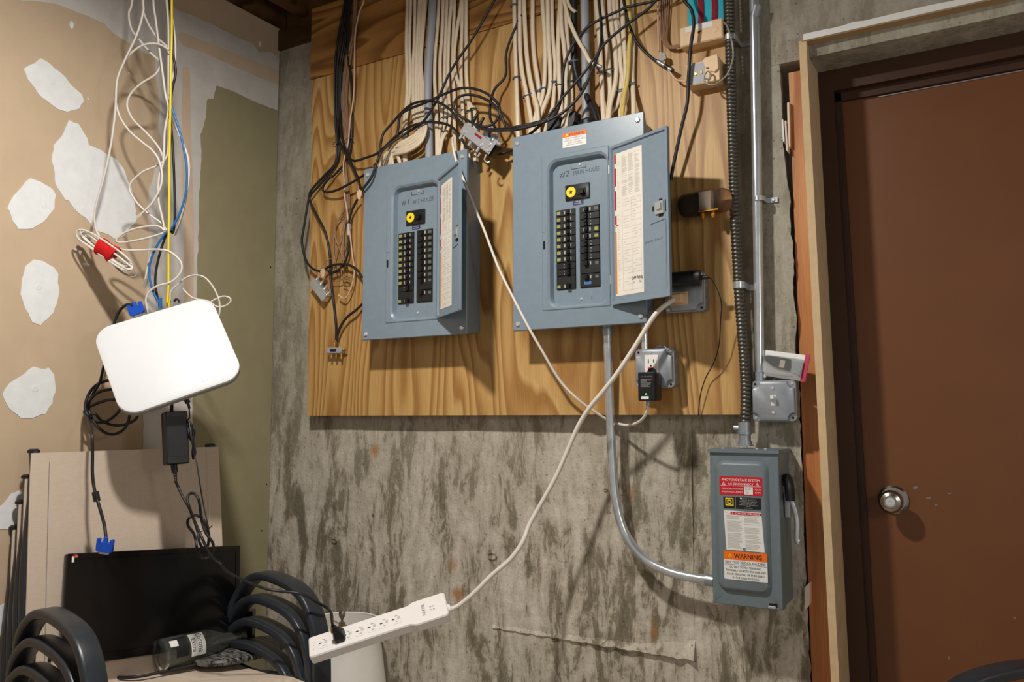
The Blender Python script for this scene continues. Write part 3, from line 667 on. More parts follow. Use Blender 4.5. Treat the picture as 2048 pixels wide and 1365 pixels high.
# ---- cables running down to the panels
def nm(pts, d, label, group, m='cable_cream', r=.0062, rb=.0040):
    cable('house_cable', wp(pts, d), r, m, label, 'cable', group, rb, YN, 10, 5)
k4 = lambda p: zm(580, 0, 3.69, p)
c3 = lambda p: zm(1010, 0, 4.875, p)
c4 = lambda p: zm(1130, 0, 4.875, p)
G1_ = 'cream cables feeding the number one panel'; G2_ = 'cream cables feeding the number two panel'
LB1 = 'cream sheathed house cable left of the grey conduit feeding the number one panel'
for i, (xt, xm, xl, be) in enumerate(((868, 858, 866, 0), (893, 882, 886, 0), (922, 908, 908, 1), (958, 928, 928, 1), (972, 944, 950, 1), (990, 958, 968, 1), (1008, 968, 990, 1))):
    if be == 0: p = [(xt, -300), (xt, -60), (xm, 300), (xm+4, 500), (xl-4, 700), (846+14*i, 860), (838+12*i, 1000), (848+8*i, 1230)]; d = [.056]*5+[.062, .07, .09]
    else:
        j = i-2; p = [(xt, -300), (xt, -60), (xm+10, 300), (xm, 480), (xl, 700), (xl+4, 860), (min(1002, 935+17*j), 950), (925+10*j, 995+13*j), (850+4*j, 1040+19*j), (745+(28, 5, 50, -30, 15)[j], 1090+14*j), (665+(60, 20, 150, -10, 95)[j], 1250-(10, 0, 28, 0, 16)[j])]; d = [.056+.001*(i % 2)]*5+[.06, .072+.007*j, .08+.008*j, .085+.006*j, .09, .09]
    nm(k4(p), d, LB1, G1_)
LB2 = 'cream sheathed house cable right of the grey conduit feeding the number one panel'
for i, p in enumerate(([(1100, -300), (1100, 0), (1085, 250), (1072, 400), (1068, 600), (1080, 800), (1082, 950), (1085, 1160)], [(1130, -300), (1130, 0), (1122, 250), (1108, 450), (1112, 700), (1120, 880), (1100, 980), (1092, 1160)],
    [(1165, -300), (1160, 0), (1148, 300), (1140, 600), (1150, 850), (1128, 960), (1110, 1030), (1100, 1160)], [(1195, -300), (1190, 0), (1172, 250), (1165, 600), (1178, 830), (1170, 940), (1125, 1030), (1100, 1160)],
    [(1218, -300), (1215, 0), (1205, 300), (1200, 500), (1215, 750), (1212, 850), (1215, 1000), (1215, 1160)], [(1270, -300), (1265, 0), (1235, 200), (1212, 400), (1225, 560), (1275, 680), (1340, 790), (1362, 820), (1365, 1020), (1362, 1190)],
    [(1275, -300), (1275, 0), (1268, 250), (1262, 500), (1268, 700), (1275, 820), (1278, 1000), (1262, 1190)], [(1300, -300), (1300, 0), (1300, 300), (1300, 520), (1312, 700), (1322, 820), (1325, 1000), (1318, 1190)])):
    nm(k4(p), [.056+.003*(i % 2)]*(len(p)-2)+[.075, .09], LB2, G1_)
cable('grey_conduit', wp(k4([(1058, -300), (1055, 0), (1042, 250), (1026, 450), (1018, 700), (1026, 900), (1028, 1060), (1028, 1180)]), [.06]*6+[.075, .085]), .0128, 'pvc_grey', 'smooth grey service cable dropping into the number one panel', 'conduit', None, None, None, 14)
LB3 = 'cream sheathed house cable left of the thick black cable feeding the number two panel'
for i, p in enumerate(([(88, -300), (92, 100), (98, 400), (108, 720), (118, 1000), (130, 1400)], [(145, -300), (145, 0), (145, 400), (165, 680), (215, 940), (262, 1220), (275, 1400)], [(183, -300), (185, 0), (200, 350), (225, 650), (278, 920), (315, 1070), (330, 1350)],
    [(272, -300), (270, 0), (270, 300), (285, 550), (328, 840), (325, 1000), (300, 1120), (255, 1330)], [(362, -300), (365, 0), (385, 300), (392, 550), (380, 850), (335, 1050), (255, 1240), (235, 1350)], [(412, -300), (415, 0), (425, 400), (440, 650), (435, 870), (370, 1060), (310, 1220), (290, 1350)],
    [(452, -300), (455, 0), (465, 350), (490, 600), (482, 830), (462, 1060), (400, 1250), (390, 1350)], [(545, -300), (540, 0), (520, 350), (525, 650), (532, 840), (548, 1050), (535, 1260), (530, 1350)], [(548, -300), (548, 200), (570, 400), (590, 600), (597, 840), (600, 1000), (570, 1200), (555, 1340)], [(588, -300), (590, 0), (602, 300), (630, 600), (642, 800), (645, 1000), (612, 1150), (595, 1300)])):
    nm(c3(p), [.055+.004*(i % 3)]*(len(p)-2)+[.075, .09], LB3, G2_, r=.0068)
LB4 = 'cream sheathed house cable at the right end of the number two panel'
for i, p in enumerate(([(298, -300), (300, 0), (320, 200), (340, 450), (356, 720), (366, 1000), (380, 1200)], [(370, -300), (370, 0), (382, 250), (412, 450), (430, 690), (440, 900), (425, 1060), (415, 1180)], [(430, -300), (432, 0), (452, 250), (482, 430), (500, 690), (482, 850), (440, 1020), (425, 1180)],
    [(500, -300), (500, 0), (520, 300), (545, 600), (545, 880), (500, 1040), (440, 1110), (425, 1190)], [(470, -300), (470, 0), (500, 250), (530, 420), (545, 650), (580, 880), (560, 1000), (545, 1180)], [(560, -300), (562, 0), (568, 300), (590, 600), (592, 800), (600, 960), (548, 1060), (540, 1170)], [(645, -300), (648, 0), (662, 400), (655, 700), (660, 830), (668, 1000), (668, 1160)])):
    nm(c4(p), [.055+.004*(i % 3)]*(len(p)-2)+[.075, .09], LB4, G2_, r=.0068)
nm(c4([(600, -300), (612, 0), (640, 280), (625, 450), (620, 600), (604, 800), (575, 940), (555, 1150)]), [.068]*6+[.075, .09], 'yellowed house cable among the cream ones over the number two panel', None, 'cable_yellowed')
cable('cut_cable', wp(c3([(540, -300), (560, -60), (575, 0), (620, 180), (700, 370), (770, 490)])+c4([(240, 595), (300, 632)]), [.06, .07, .075, .085, .09, .095, .1, .1]), .0058, 'cable_cream', 'cream cable hanging diagonally across the grey conduit with a cut end', 'cable', None, .0042, YN)
q = wp(c4([(298, 631), (355, 655)]), .1); cable('cable_end_cap', q, .0052, 'galv', 'bare metal crimp on the cut end of the hanging cream cable', 'crimp')
cable('cut_cable', wp(c3([(600, -300), (610, 0), (650, 85), (690, 120)]), [.07]*4), .0056, 'cable_cream', 'short cream cable stub with a silver tip beside the thick black cable', 'cable')
cable('black_service_cable', wp(c4([(92, -300), (90, 0), (88, 350), (92, 600), (130, 780), (220, 960), (290, 1100), (320, 1220)]), [.065]*5+[.075, .09, .1]), .0092, 'black_rubber', 'thick black cable bending into the number two panel', 'cable', None, None, None, 12)
cable('grey_conduit', wp(c4([(188, -300), (190, 0), (200, 500), (206, 1080), (207, 1200)]), .07), .0118, 'pvc_grey', 'smooth grey conduit dropping behind the number two panel', 'conduit', None, None, None, 14)
# black bushings and clamps at the top of panel two
cl = thing('cable_clamp', W(1160, 235, .08), 'black plastic cable clamp with ribbed collar on top of the number two panel', 'clamp')
a, b = W(1154, 217, .1), W(1203, 246, .1)
cm = MB(); cm.lathe([(.020, -.01), (.027, 0), (.027, .012), (.025, .014), (.027, .017), (.026, .030), (.021, .037)], Vector(((a.x+b.x)/2, -.095, b.z-.02)), (-.15, 0, 1), 18); cm.obj('collar', 'black_rubber', cl, 25)
for i in range(9):
    an = i*2*math.pi/9; MB().box(-.002, .002, .0255, .0285, .0, .03, FR(Vector(((a.x+b.x)/2, -.095, b.z-.018)), (math.cos(an), math.sin(an), 0), (-math.sin(an), math.cos(an), 0), (-.15, 0, 1))).obj('collar_rib', 'black_rubber', cl, 0)
w1 = [W(*p, .10) for p in c3([(620, 1260), (640, 1110), (700, 1090), (690, 1190), (640, 1290)])]
MB(WF).prism([(p.x, p.z) for p in w1], .07, .11).obj('wedge', 'black_rubber', cl, 0)
w2 = [W(*p, .09) for p in c3([(400, 1290), (415, 1180), (470, 1090), (525, 1120), (520, 1280)])]
tag(MB(WF).prism([(p.x, p.z) for p in w2], .06, .09).obj('cable_bushing', 'black_rubber', None, 0), 'black rubber bushing behind the crossing cables above the number two panel', 'bushing')
# blue wire staples over the cables
tp = MB(); tp.tube([(-.010, 0, 0), (-.0095, -.008, .0003), (-.004, -.0115, .0004), (.004, -.0115, 0), (.0095, -.008, -.0003), (.010, 0, 0)], .0019, n=6, sub=3); tp.tube([(-.010, .0, 0), (-.0135, -.003, .001)], .0015, n=6, sub=2)
proto = tp.obj('cable_staple', 'tie_blue', None, 60)
spots = [(p, G1_) for p in k4([(1265, 822), (1325, 828), (1360, 808), (1112, 890), (1150, 872), (1182, 872), (938, 946), (968, 938), (990, 930)])]+[(p, G2_) for p in c3([(95, 58), (118, 765), (215, 946), (272, 925), (330, 895), (378, 874), (432, 866), (482, 808), (532, 836), (597, 838), (640, 803)])+c4([(355, 718), (430, 692), (502, 688), (615, 500), (543, 892), (662, 828)])]
for i, (p, g) in enumerate(spots):
    o = proto if i == 0 else proto.copy()
    if i: COL.objects.link(o)
    o.location = W(p[0], p[1], .053); o.rotation_euler = (0, random.uniform(-.25, .15), 0)
    tag(o, 'small blue wire staple over cream cables above the number %s panel' % ('one' if g == G1_ else 'two'), 'staple', 'staples over the '+g)
o = proto.copy(); COL.objects.link(o); o.location = W(*c4([(95, 612)])[0], .058); o.scale = (1.25, 1.3, 1.6); tag(o, 'blue wire staple round the thick black cable', 'staple'); del o['group']

# ---- black coax and thin wires on the backboard
k6 = lambda p: zm(580, 260, 2.843, p)
k5 = lambda p: zm(980, 0, 3.688, p)
def coax(pts, d, label, r=.0040, m='black_rubber'): cable('coax_cable', wp(pts, d), r, m, label, 'cable', 'black coax cables on the backboard')
TOP = [(0, 0)]
coax(k4([(1640, -240), (1510, 0), (1350, 280), (1200, 500), (1105, 700), (1050, 800), (980, 900), (850, 990), (720, 1075), (660, 1150), (605, 1300), (550, 1380)])+k6([(412, 335), (402, 385)]), [.09]*8+[.12, .14, .15, .15, .15, .15], 'black coax slanting from the ceiling across the cream cables to the number one panel corner')
coax(k4([(400, -240), (405, 0), (360, 250), (335, 450), (330, 700), (335, 900), (345, 1050), (335, 1200), (250, 1300)])+k6([(120, 345), (105, 400), (78, 560), (68, 640), (90, 740), (130, 790), (178, 808)]), [.054]*9+[.06, .06, .06, .06, .065, .07, .075], 'black coax bowing out over the board edge to the four-way splitter')
coax(k4([(410, -240), (418, 0), (378, 300), (350, 500), (346, 800), (360, 1000), (352, 1180), (260, 1320)])+k6([(118, 370), (112, 400), (150, 480), (200, 580), (225, 700), (232, 850), (250, 1000), (262, 1120), (262, 1195)]), [.056]*8+[.066]*9, 'black coax running down past the four-way splitter to the brass-ported splitter')
coax(k4([(422, -240), (430, 0), (398, 300), (366, 500), (362, 800), (352, 1000), (395, 1100), (440, 1180), (500, 1310)])+k6([(392, 290), (402, 340), (405, 385)]), [.056]*5+[.07, .08, .09, .1, .12, .14, .145], 'black coax crossing over the bundle to the top corner of the number one panel')
coax(k4([(450, -240), (444, 0), (425, 350), (452, 600), (458, 900), (450, 1050), (420, 1180), (330, 1290)])+k6([(230, 270), (190, 318), (195, 352), (260, 345), (350, 300), (420, 258)]), [.058]*8+[.07, .07, .07, .08, .09, .1], 'black coax looping left then slipping behind the number one panel')
coax(k4([(432, -240), (436, 0), (410, 300), (378, 520), (372, 800), (380, 1000), (430, 1140), (470, 1188), (560, 1165), (640, 1135), (700, 1085), (800, 990), (900, 930), (1000, 905), (1080, 905), (1160, 920), (1230, 970), (1290, 1060), (1335, 1105)]), [.056]*5+[.07, .075, .08, .09, .1, .1, .1, .1, .1, .1, .1, .11, .12, .12], 'black coax running right from the left bundle along the panel top to the silver splitters')
coax(k6([(85, 460), (70, 600)])[:0]+k6([(412, 840), (380, 795), (330, 768), (270, 765), (225, 775), (195, 800)]), [.07]*6, 'short black coax arching from behind the number one panel to the four-way splitter')
coax(k6([(390, 385), (370, 420), (345, 480), (332, 560), (335, 640), (325, 720), (290, 785), (240, 812), (215, 800)]), [.075, .07, .066, .066, .066, .066, .066, .068, .07], 'black coax with silver barrel joint hanging beside the number one panel')
coax(k6([(412, 990), (370, 1030), (330, 1060), (295, 1105), (272, 1160), (266, 1205)]), [.06, .066, .066, .066, .066, .066], 'black coax from behind the number one panel to the brass-ported splitter')
coax(k4([(620, 1225), (648, 1190), (662, 1120), (672, 1050), (690, 985), (745, 920), (822, 832), (900, 770), (1000, 745), (1100, 758), (1180, 808), (1230, 870), (1292, 945)]), [.14, .13, .12, .115, .11]+[.105]*8, 'black coax arching over the cables from the number one panel to the silver splitters')
coax(k4([(790, 1000), (800, 940), (812, 860), (860, 815), (1000, 758), (1150, 690), (1250, 655), (1350, 655), (1450, 690), (1530, 760), (1548, 830), (1512, 905), (1440, 937), (1380, 922), (1300, 885), (1240, 845), (1210, 790), (1230, 730), (1300, 700), (1400, 715), (1500, 770), (1560, 850), (1588, 935)]), [.11, .108, .112, .112, .112, .112, .115, .115, .115, .115, .12, .12, .125, .125, .125, .13, .13, .13, .125, .12, .12, .12, .12], 'black coax in two open loops above the silver splitters')
coax(k4([(1710, 110), (1640, 260), (1595, 400), (1590, 560), (1510, 660), (1482, 760), (1478, 870), (1515, 945)]), [.058, .06, .065, .07, .085, .1, .11, .12], 'black coax dropping in an S from the cream cables to the splitters')
coax(k4([(1350, 905), (1400, 948), (1520, 955)])+k5([(150, 945), (300, 915), (420, 880), (490, 830), (530, 700), (545, 500), (600, 350), (700, 220), (800, 150), (950, 80), (1000, 55), (1100, 32), (1230, 0), (1500, -110)]), [.125]*3+[.14, .14, .13, .12, .1, .09, .09, .085, .085, .085, .085, .085, .085, .085], 'black coax sweeping up from the splitters across the grey conduit to the ceiling')
coax(k4([(1380, 940), (1500, 965)])+k5([(60, 960), (200, 955), (400, 900), (550, 820), (680, 680), (760, 500), (812, 350), (822, 200), (802, 0), (790, -120)]), [.13, .135, .14, .145, .14, .13, .12, .11, .1, .095, .09, .09], 'black coax curving up from the splitters then straight up between the cables')
coax(k5([(230, 1010), (300, 985), (420, 870), (560, 690), (700, 530), (850, 320), (1000, 190), (1150, 80), (1230, 0), (1400, -150)]), [.1, .12, .12, .11, .105, .1, .095, .09, .09, .09], 'black coax rising diagonally from behind the number two panel to the ceiling')
coax(k5([(0, 985), (20, 970), (60, 955), (130, 950), (60, 966)])[:0]+k4([(1475, 1010), (1470, 985), (1500, 968), (1650, 955)])+k5([(350, 905), (420, 890)]), [.115, .125, .13, .14, .14, .14], 'black coax jumper hooked over the end of the silver splitter')
cx_ = k5([(975, -120), (985, 0), (1020, 150), (1060, 270), (1120, 360), (1200, 432), (1250, 462)])
coax(cx_, [.07]*7, 'black coax slanting to a crimped joint left of the beige phone blocks')
cj = thing('cable_joint', W(*k5([(1250, 462)])[0], .07), 'crimped silver joint on the slanting coax beside the beige phone blocks', 'connector')
MB().tube(wp(k5([(1235, 452), (1290, 485)]), .07), .0048, n=10).obj('barrel', 'galv', cj); MB().tube(wp(k5([(1290, 485), (1350, 520)]), .07), .0052, n=10).obj('sleeve', 'black_rubber', cj); MB().tube(wp(k5([(1318, 505), (1340, 516)]), .07), .0056, n=10).obj('ring', 'galv', cj)
tp_ = [W(*p, .072) for p in k5([(1240, 440), (1250, 380), (1290, 395), (1300, 430), (1270, 450)])]; MB(WF).prism([(p.x, p.z) for p in tp_], .066, .072).obj('tape_flag', 'cable_grey', cj, 0)
cable('phone_wire', wp(k5([(1300, 490), (1335, 545), (1380, 590), (1448, 602)]), [.07, .07, .07, .07]), .0026, 'wire_pink', 'pinkish wire from the crimped joint into the lower beige phone block', 'wire')
coax(k5([(1400, -120), (1432, 0), (1485, 70), (1503, 180), (1480, 350), (1465, 560), (1455, 760), (1415, 930), (1378, 1100), (1345, 1260), (1335, 1330)]), [.1]*5+[.095, .09, .085, .08, .075, .07], 'black coax passing in front of the beige phone blocks and behind the open panel door', .0044)
cable('coax_cable', wp(k4([(1520, 1140), (1580, 1130), (1650, 1105)]), [.09, .08, .08]), .004, 'black_rubber', 'stub of black coax between the splitters and the number two panel', 'cable', 'black coax cables on the backboard')
# brown and pale wires at the left of the board
BR = 'thin brown alarm wire hanging between the black coax bundle and the panel'
rnd = random.Random(3)
for i in range(7):
    o = i*7-20; e = [(rnd.uniform(215, 350), rnd.uniform(560, 640)), (rnd.uniform(225, 330), rnd.uniform(700, 880))]
    cable('alarm_wire', wp(k4([(478+o*.6, -240), (482+o*.6, 0), (470+o*.5, 250), (436+o*.8, 420), (400+o, 700), (412+o, 900), (425+o*.6, 1040), (405+o*.5, 1200)])+k6([(318+o*.5, 300), (318+o*.8, 440)]+e), [.055+.002*(i % 3)]*8+[.058]*4), .0017, 'wire_brown', BR, 'wire', 'brown wires left of the number one panel', n=6, sub=4)
for i, p in enumerate(([(300, 840), (330, 850), (350, 870), (340, 890), (300, 880)], [(225, 860), (280, 858), (320, 835), (345, 845)], [(290, 790), (300, 850), (340, 840), (310, 825)], [(180, 790), (200, 750), (240, 730)])):
    cable('wire_end', wp(k6(p), .06+.004*i), .0015, 'wire_brown', 'frayed brown wire end curled beside the four-way splitter', 'wire', 'frayed wire ends by the four-way splitter', n=6)
cable('pale_wire', wp(k4([(560, -240), (545, 0), (512, 90), (482, 250), (476, 450), (470, 700), (442, 900), (430, 1050), (396, 1200), (400, 1340)])+k6([(308, 290), (312, 380), (326, 470), (342, 600), (356, 720), (366, 810), (345, 905), (312, 958), (275, 940)]), [.068]*10+[.066]*9), .0026, 'wire_pink', 'pale pinkish wire hanging over the brown wires to the splitter', 'wire')
bt = MB().tube(wp(k6([(336, 535), (333, 600)]), .066), .0058, n=10); tag(bt.obj('barrel_joint', 'chrome', None), 'silver barrel joint on the coax beside the number one panel', 'connector')
for (a, b, g) in (((320, 1068), (460, 1018), 1),):
    cable('cable_staple', wp(k4([(318, 1068), (335, 1050), (390, 1045), (430, 1020), (458, 1022), (462, 1035)]), [.052, .068, .07, .07, .066, .052]), .0018, 'tie_blue', 'long blue wire strap holding the black coax bundle and brown wires', 'staple')
for p, lb in ((k6([(393, 368)])[0], 'peach paper tag on the coax ends at the corner of the number one panel'), (k6([(186, 815)])[0], 'peach paper tag on the coax entering the four-way splitter')):
    c_ = W(*p, .155 if p[1] < 500 else .085); q = [(c_.x+.010*math.cos(i*.7)*(1+.25*math.sin(i*2.1)), c_.z+.016*math.sin(i*.7)) for i in range(9)]
    tag(MB(WF).prism(q, -c_.y-.002, -c_.y).obj('paper_tag', 'wire_pink', None, 0), lb, 'tag', 'peach tags on the coax')
# ---- splitters
def port(m, p, ax, r=.0048, L=.014): m.lathe([(r, 0), (r, L*.35), (r*.82, L*.36), (r*.82, L), (r*.3, L)], p, ax, 10)
def splitter(corner_px, d, th, label, ports, mm='chrome', mp='chrome', name='coax_splitter', extra=True):
    a, b, c = (W(*p, d) for p in corner_px)           # a->b long edge, a->c short edge
    ex = (b-a).normalized(); ey = (c-a)-ex*(c-a).dot(ex); ww = ey.length; ey.normalize(); ez = ex.cross(ey)
    if ez.y > 0: ez = -ez
    L = (b-a).length; f = FR(a, ex, ey, ez); root = thing(name, a+ex*L/2+ey*ww/2, label, 'splitter')
    MB(f).plate(0, L, 0, ww, -th, 0, .004, .0012).obj('housing', mm, root)
    for (u, v, w, dx, dy, dz, r, l) in ports:
        ax = ex*dx+ey*dy+ez*dz; m = MB(); port(m, f(u*L, v*ww, -th*w), ax, r, l); m.obj('port', mp, root)
    return root, f, L, ww
Z8 = lambda p: zm(860, 180, 8.533, p)
r1, f1, L1, w1_ = splitter(Z8([(500, 720), (1010, 1110), (640, 580)]), .13, .02, 'larger silver coax splitter hung beside the number one panel', [(.1, 1, .5, 0, 1, 0, .0056, .018), (.3, 1, .5, 0, 1, 0, .0056, .018), (.05, 0, .5, 0, -1, 0, .0056, .016), (.35, 0, .5, 0, -1, 0, .0056, .016), (.62, 0, .5, 0, -1, 0, .0056, .016)])
for (u, v) in ((.68, .28), (.92, .30), (.12, .3), (.86, .75)):
    MB(f1).rects([(u*L1-.005, u*L1+.005, v*w1_-.005, v*w1_+.005, .0049, 0), (u*L1-.005, u*L1+.005, v*w1_-.005, v*w1_+.005, .0049, .003), (u*L1-.0026, u*L1+.0026, v*w1_-.0026, v*w1_+.0026, .0025, .003), (u*L1-.002, u*L1+.002, v*w1_-.002, v*w1_+.002, .0019, .001)]).obj('mounting_eyelet', 'chrome', r1)
MB(f1).plate(L1*.38, L1*.60, w1_*.62, w1_*.82, 0, .001, .001, .0003).obj('red_mark', 'maroon', r1)
MB(f1).plate(L1*.99, L1*1.06, -.004, w1_*1.05, -.022, .002, .003).obj('black_cap', 'black_gloss', r1)
MB().tube([f1(L1*.93, -.004, .0), f1(L1*.97, -.018, .002), f1(L1*1.07, -.020, .002), f1(L1*1.10, -.014, 0)], .0022, n=8).obj('mounting_hook', 'chrome', r1)
m = MB(); port(m, f1(L1*.72, -.012, -.01), -f1.y, .004, .012); m.obj('port', 'chrome', r1)
r2, f2, L2, w2_ = splitter(Z8([(840, 860), (1090, 990), (960, 690)]), .105, .018, 'smaller bright silver splitter tucked behind the larger one', [(.15, 1, .5, 0, 1, 0, .005, .014), (.7, 1, .5, 0, 1, 0, .005, .014), (1, .5, .5, 1, 0, 0, .006, .012)])
for (u, v) in ((.3, .45), (.75, .6)):
    MB(f2).rects([(u*L2-.005, u*L2+.005, v*w2_-.005, v*w2_+.005, .0049, 0), (u*L2-.005, u*L2+.005, v*w2_-.005, v*w2_+.005, .0049, .003), (u*L2-.002, u*L2+.002, v*w2_-.002, v*w2_+.002, .0019, .001)]).obj('mounting_eyelet', 'chrome', r2)
for i, u in enumerate((.06, .22)):                       # coax plugs on the larger splitter
    m = MB(); m.lathe([(.0052, 0), (.0062, .002), (.0062, .012), (.0046, .014), (.0044, .030)], f1(L1*(.1+.2*i), w1_+.012, -.01), f1.y, 10); m.obj('coax_plug', 'black_rubber', r1)
Z9 = lambda p: zm(580, 480, 5.25, p)
splitter(Z9([(195, 468), (335, 650), (262, 415)]), .075, .022, 'grey metal four-way splitter skewed near the board edge', [(.08+.28*i, 1, .5, .1, 1, .1, .0042, .020) for i in range(4)], 'steel', 'chrome')
r3, f3, L3, w3 = splitter(Z9([(378, 1192), (530, 1192), (378, 1132)]), .072, .02, 'small grey splitter with brass ports low on the backboard', [(.22, 0, .5, 0, -1, 0, .0042, .017), (.56, 0, .5, 0, -1, 0, .0042, .017), (.9, 0, .5, 0, -1, 0, .0042, .017), (1, .6, .5, 1, .1, 0, .0042, .014), (.42, 1, .5, 0, 1, 0, .0040, .014), (.74, 1, .5, 0, 1, 0, .0040, .014)], 'pvc_grey', 'brass')
MB(f3).plate(L3*.28, L3*.68, w3*.3, w3*.75, 0, .0008, .0005, .0002).obj('black_label', 'ink_black', r3)

# ---- phone blocks, turquoise card
a, b, c, e = rpx((1376, -60), (1447, -80), (1376, 60), (1447, 42), PD+.004)
tc_ = thing('wiring_card', ((a+b)/2, -PD, c), 'turquoise board with two dark red woven straps above the beige phone blocks', 'board')
MB(WF).plate(a, b, c, e, PD, PD+.008, .002).obj('card', 'turquoise', tc_)
for u in (.36, .74):
    m = MB(); m.tube([Vector((a+(b-a)*(u+.03*math.sin(i)), -PD-.011, c+(e-c)*i/6)) for i in range(7)], .0075, .003, YN, 8, 4); m.obj('woven_strap', 'maroon', tc_)
PH = .078
a, b, c, e = rpx((1358, 56), (1444, 34), (1360, 95), (1446, 75), PH)
ph = thing('phone_block', ((a+b)/2, -PD, c), 'long beige phone junction block with paper strip under the turquoise board', 'phone block')
MB(WF).plate(a, b, c, e, PD, PH, .004, .003).obj('housing', 'beige_plastic', ph); MB(WF).plate(a+(b-a)*.14, a+(b-a)*.78, e-(e-c)*.33, e-.003, PH-.0002, PH+.0004, .001, .0001).obj('paper_strip', 'sticker_white', ph)
screw(Vector((a+(b-a)*.47, -PH, c+(e-c)*.52)), .0045, ph, m='brass')
MB().lathe([(.008, 0), (.008, .0008), (.007, .0010)], Vector((a+(b-a)*.84, -PH, c+(e-c)*.5)), (0, -1, 0), 18).obj('round_mark', 'beige_plastic', ph)
PB = .085
a, b, c, e = rpx((1372, 129), (1438, 114), (1373, 173.5), (1441, 160), PB)
pb = thing('phone_block', ((a+b)/2, -PD, c), 'square beige phone jack with grey sticker and hinged flap', 'phone block')
MB(WF).plate(a, b, c, e, PD, PB, .003, .002).obj('housing', 'beige_plastic', pb); MB(WF).plate(a+.004, a+(b-a)*.56, c+.003, e-.004, PB-.0002, PB+.0005, .001, .0001).obj('sticker', 'pvc_grey', pb)
fl = [(a+(b-a)*u, c+(e-c)*v) for u, v in ((.52, .96), (.60, 1.06), (.95, 1.10), (.98, .5), (.86, .36), (.74, .44), (.70, .62), (.60, .62))]; MB(WF).prism(fl, PB-.001, PB+.006).obj('flap', 'beige_plastic', pb, 0)
screw(Vector((a+(b-a)*.29, -PB, c+(e-c)*.47)), .0045, pb, m='brass')
MB(WF).plate(a+(b-a)*.42, a+(b-a)*.5, c+(e-c)*.42, c+(e-c)*.6, PB, PB+.003, .001).obj('tab', 'beige_plastic', pb)
for i in range(5):
    o = i*16; cable('phone_wire', wp(k5([(1255+o, -120), (1256+o, 0), (1258+o*.8, 150), (1262+o*.6, 270), (1300+o*.3, 345-o*.25), (1350, 358-o*.28), (1410, 345-o*.32)]), [.055, .055, .056, .058, .06, .062, .064]), .0020, 'wire_brown', 'thin brown phone wire curving into the long beige block', 'wire', 'brown wires into the long phone block', n=6, sub=4)
cable('phone_wire', wp(k5([(1236, -120), (1238, 0), (1240, 200), (1244, 380)]), .058), .0026, 'wire_pink', 'pale pink wire running straight down to the crimped joint', 'wire')
cable('phone_wire', wp(k5([(1725, 165), (1750, 195), (1772, 260), (1792, 360), (1788, 450), (1745, 555), (1660, 622), (1600, 618), (1578, 575), (1600, 530), (1625, 540), (1618, 585), (1590, 580)]), [.072, .078, .08, .08, .085, .09, .1, .1, .1, .1, .1, .1, .1]), .0023, 'cable_grey', 'thin grey wire looping from the long phone block to the square jack', 'wire', n=6)

# ---- conduits
def ribbed(name, pts, r, pitch, m, label, cat):
    P = smooth_path(pts, 20); L = [0]
    for p, q in zip(P, P[1:]): L.append(L[-1]+(q-p).length)
    out = []; n = int(L[-1]/pitch*4); j = 0
    for i in range(n+1):
        s = L[-1]*i/n
        while j < len(L)-2 and L[j+1] < s: j += 1
        out.append(P[j].lerp(P[j+1], (s-L[j])/max(1e-9, L[j+1]-L[j])))
    prof_ = (.84, .97, 1.0, .97); ring = []
    mb = MB(); mb.tube(out, r, n=14, raw=True, rfun=lambda t: prof_[int(round(t*n)) % 4])
    return tag(mb.obj(name, m, None, 50), label, cat)
FX = [(1454, -120), (1458, 0), (1463, 200), (1470, 420), (1477, 560), (1484, 660), (1490, 740), (1492, 800), (1490, 858)]
ribbed('flexible_conduit', wp(FX, [.058]*9), .0132, .0098, 'flex', 'dark ribbed flexible metal conduit along the right edge of the backboard', 'conduit')
EMT = [(1505.5, -120), (1508, 0), (1512, 250), (1516, 500), (1518.5, 690), (1519, 768)]
ec = thing('straight_conduit', W(1519, 768, .035), 'straight shiny steel conduit dropping to the light switch box', 'conduit')
MB().tube(wp(EMT, .033), .0118, n=18).obj('tube', 'emt', ec)
MB().tube(wp([(1519, 744), (1519, 766)], .033), .0145, n=16, sub=2).obj('end_connector', 'galv', ec); MB().tube(wp([(1514, 13), (1509, 34)], .033), .0132, n=16, sub=2).obj('coupling', 'galv', ec)
screw(W(1530, 754, .045), .0035, ec)
def strap(px, py, d, label, w=.013):
    c_ = W(px, py, d); t = thing('conduit_strap', (c_.x, -.002, c_.z), label, 'strap', 'conduit straps on the concrete')
    R = .0135; prof_ = [(-R*1.02, .004)]+[(R*math.cos(a)*1.08, d+R*math.sin(a)*1.08) for a in [math.pi-i*math.pi/8 for i in range(9)]]+[(R*1.1, .006), (R+.026, .006), (R+.026, .003), (R*1.0, .003)]+[(R*math.cos(a)*.98, d+R*math.sin(a)*.98) for a in [i*math.pi/8 for i in range(9)]]+[(-R*.95, .004)]
    MB(FR((c_.x, 0, c_.z), (1, 0, 0), (0, -1, 0), (0, 0, 1))).prism(prof_, -w/2, w/2).obj('saddle', 'steel', t)
    screw(Vector((c_.x+R+.016, -.006, c_.z)), .0048, t, m='galv')
strap(1517, 398.5, .033, 'steel one-hole strap on the straight conduit', .012); strap(1460, 76, .058, 'steel strap on the ribbed conduit near the phone blocks', .014); strap(1477.5, 571, .058, 'steel strap on the ribbed conduit level with the black power adapter', .016)
fc = thing('conduit_connector', W(1490, 890, .058), 'grey screw-on connector joining the ribbed conduit to the disconnect switch', 'connector')
a = W(1490, 892, .058); b = W(1489, 845, .058); ax = (b-a); L = ax.length
MB().lathe([(.0165, 0), (.0165, .012), (.0142, .0125), (.0142, .027), (.0168, .0275), (.0168, .034), (.0150, .0345), (.0150, L), (.0125, L)], a, ax, 20).obj('barrel', 'galv', fc, 25)
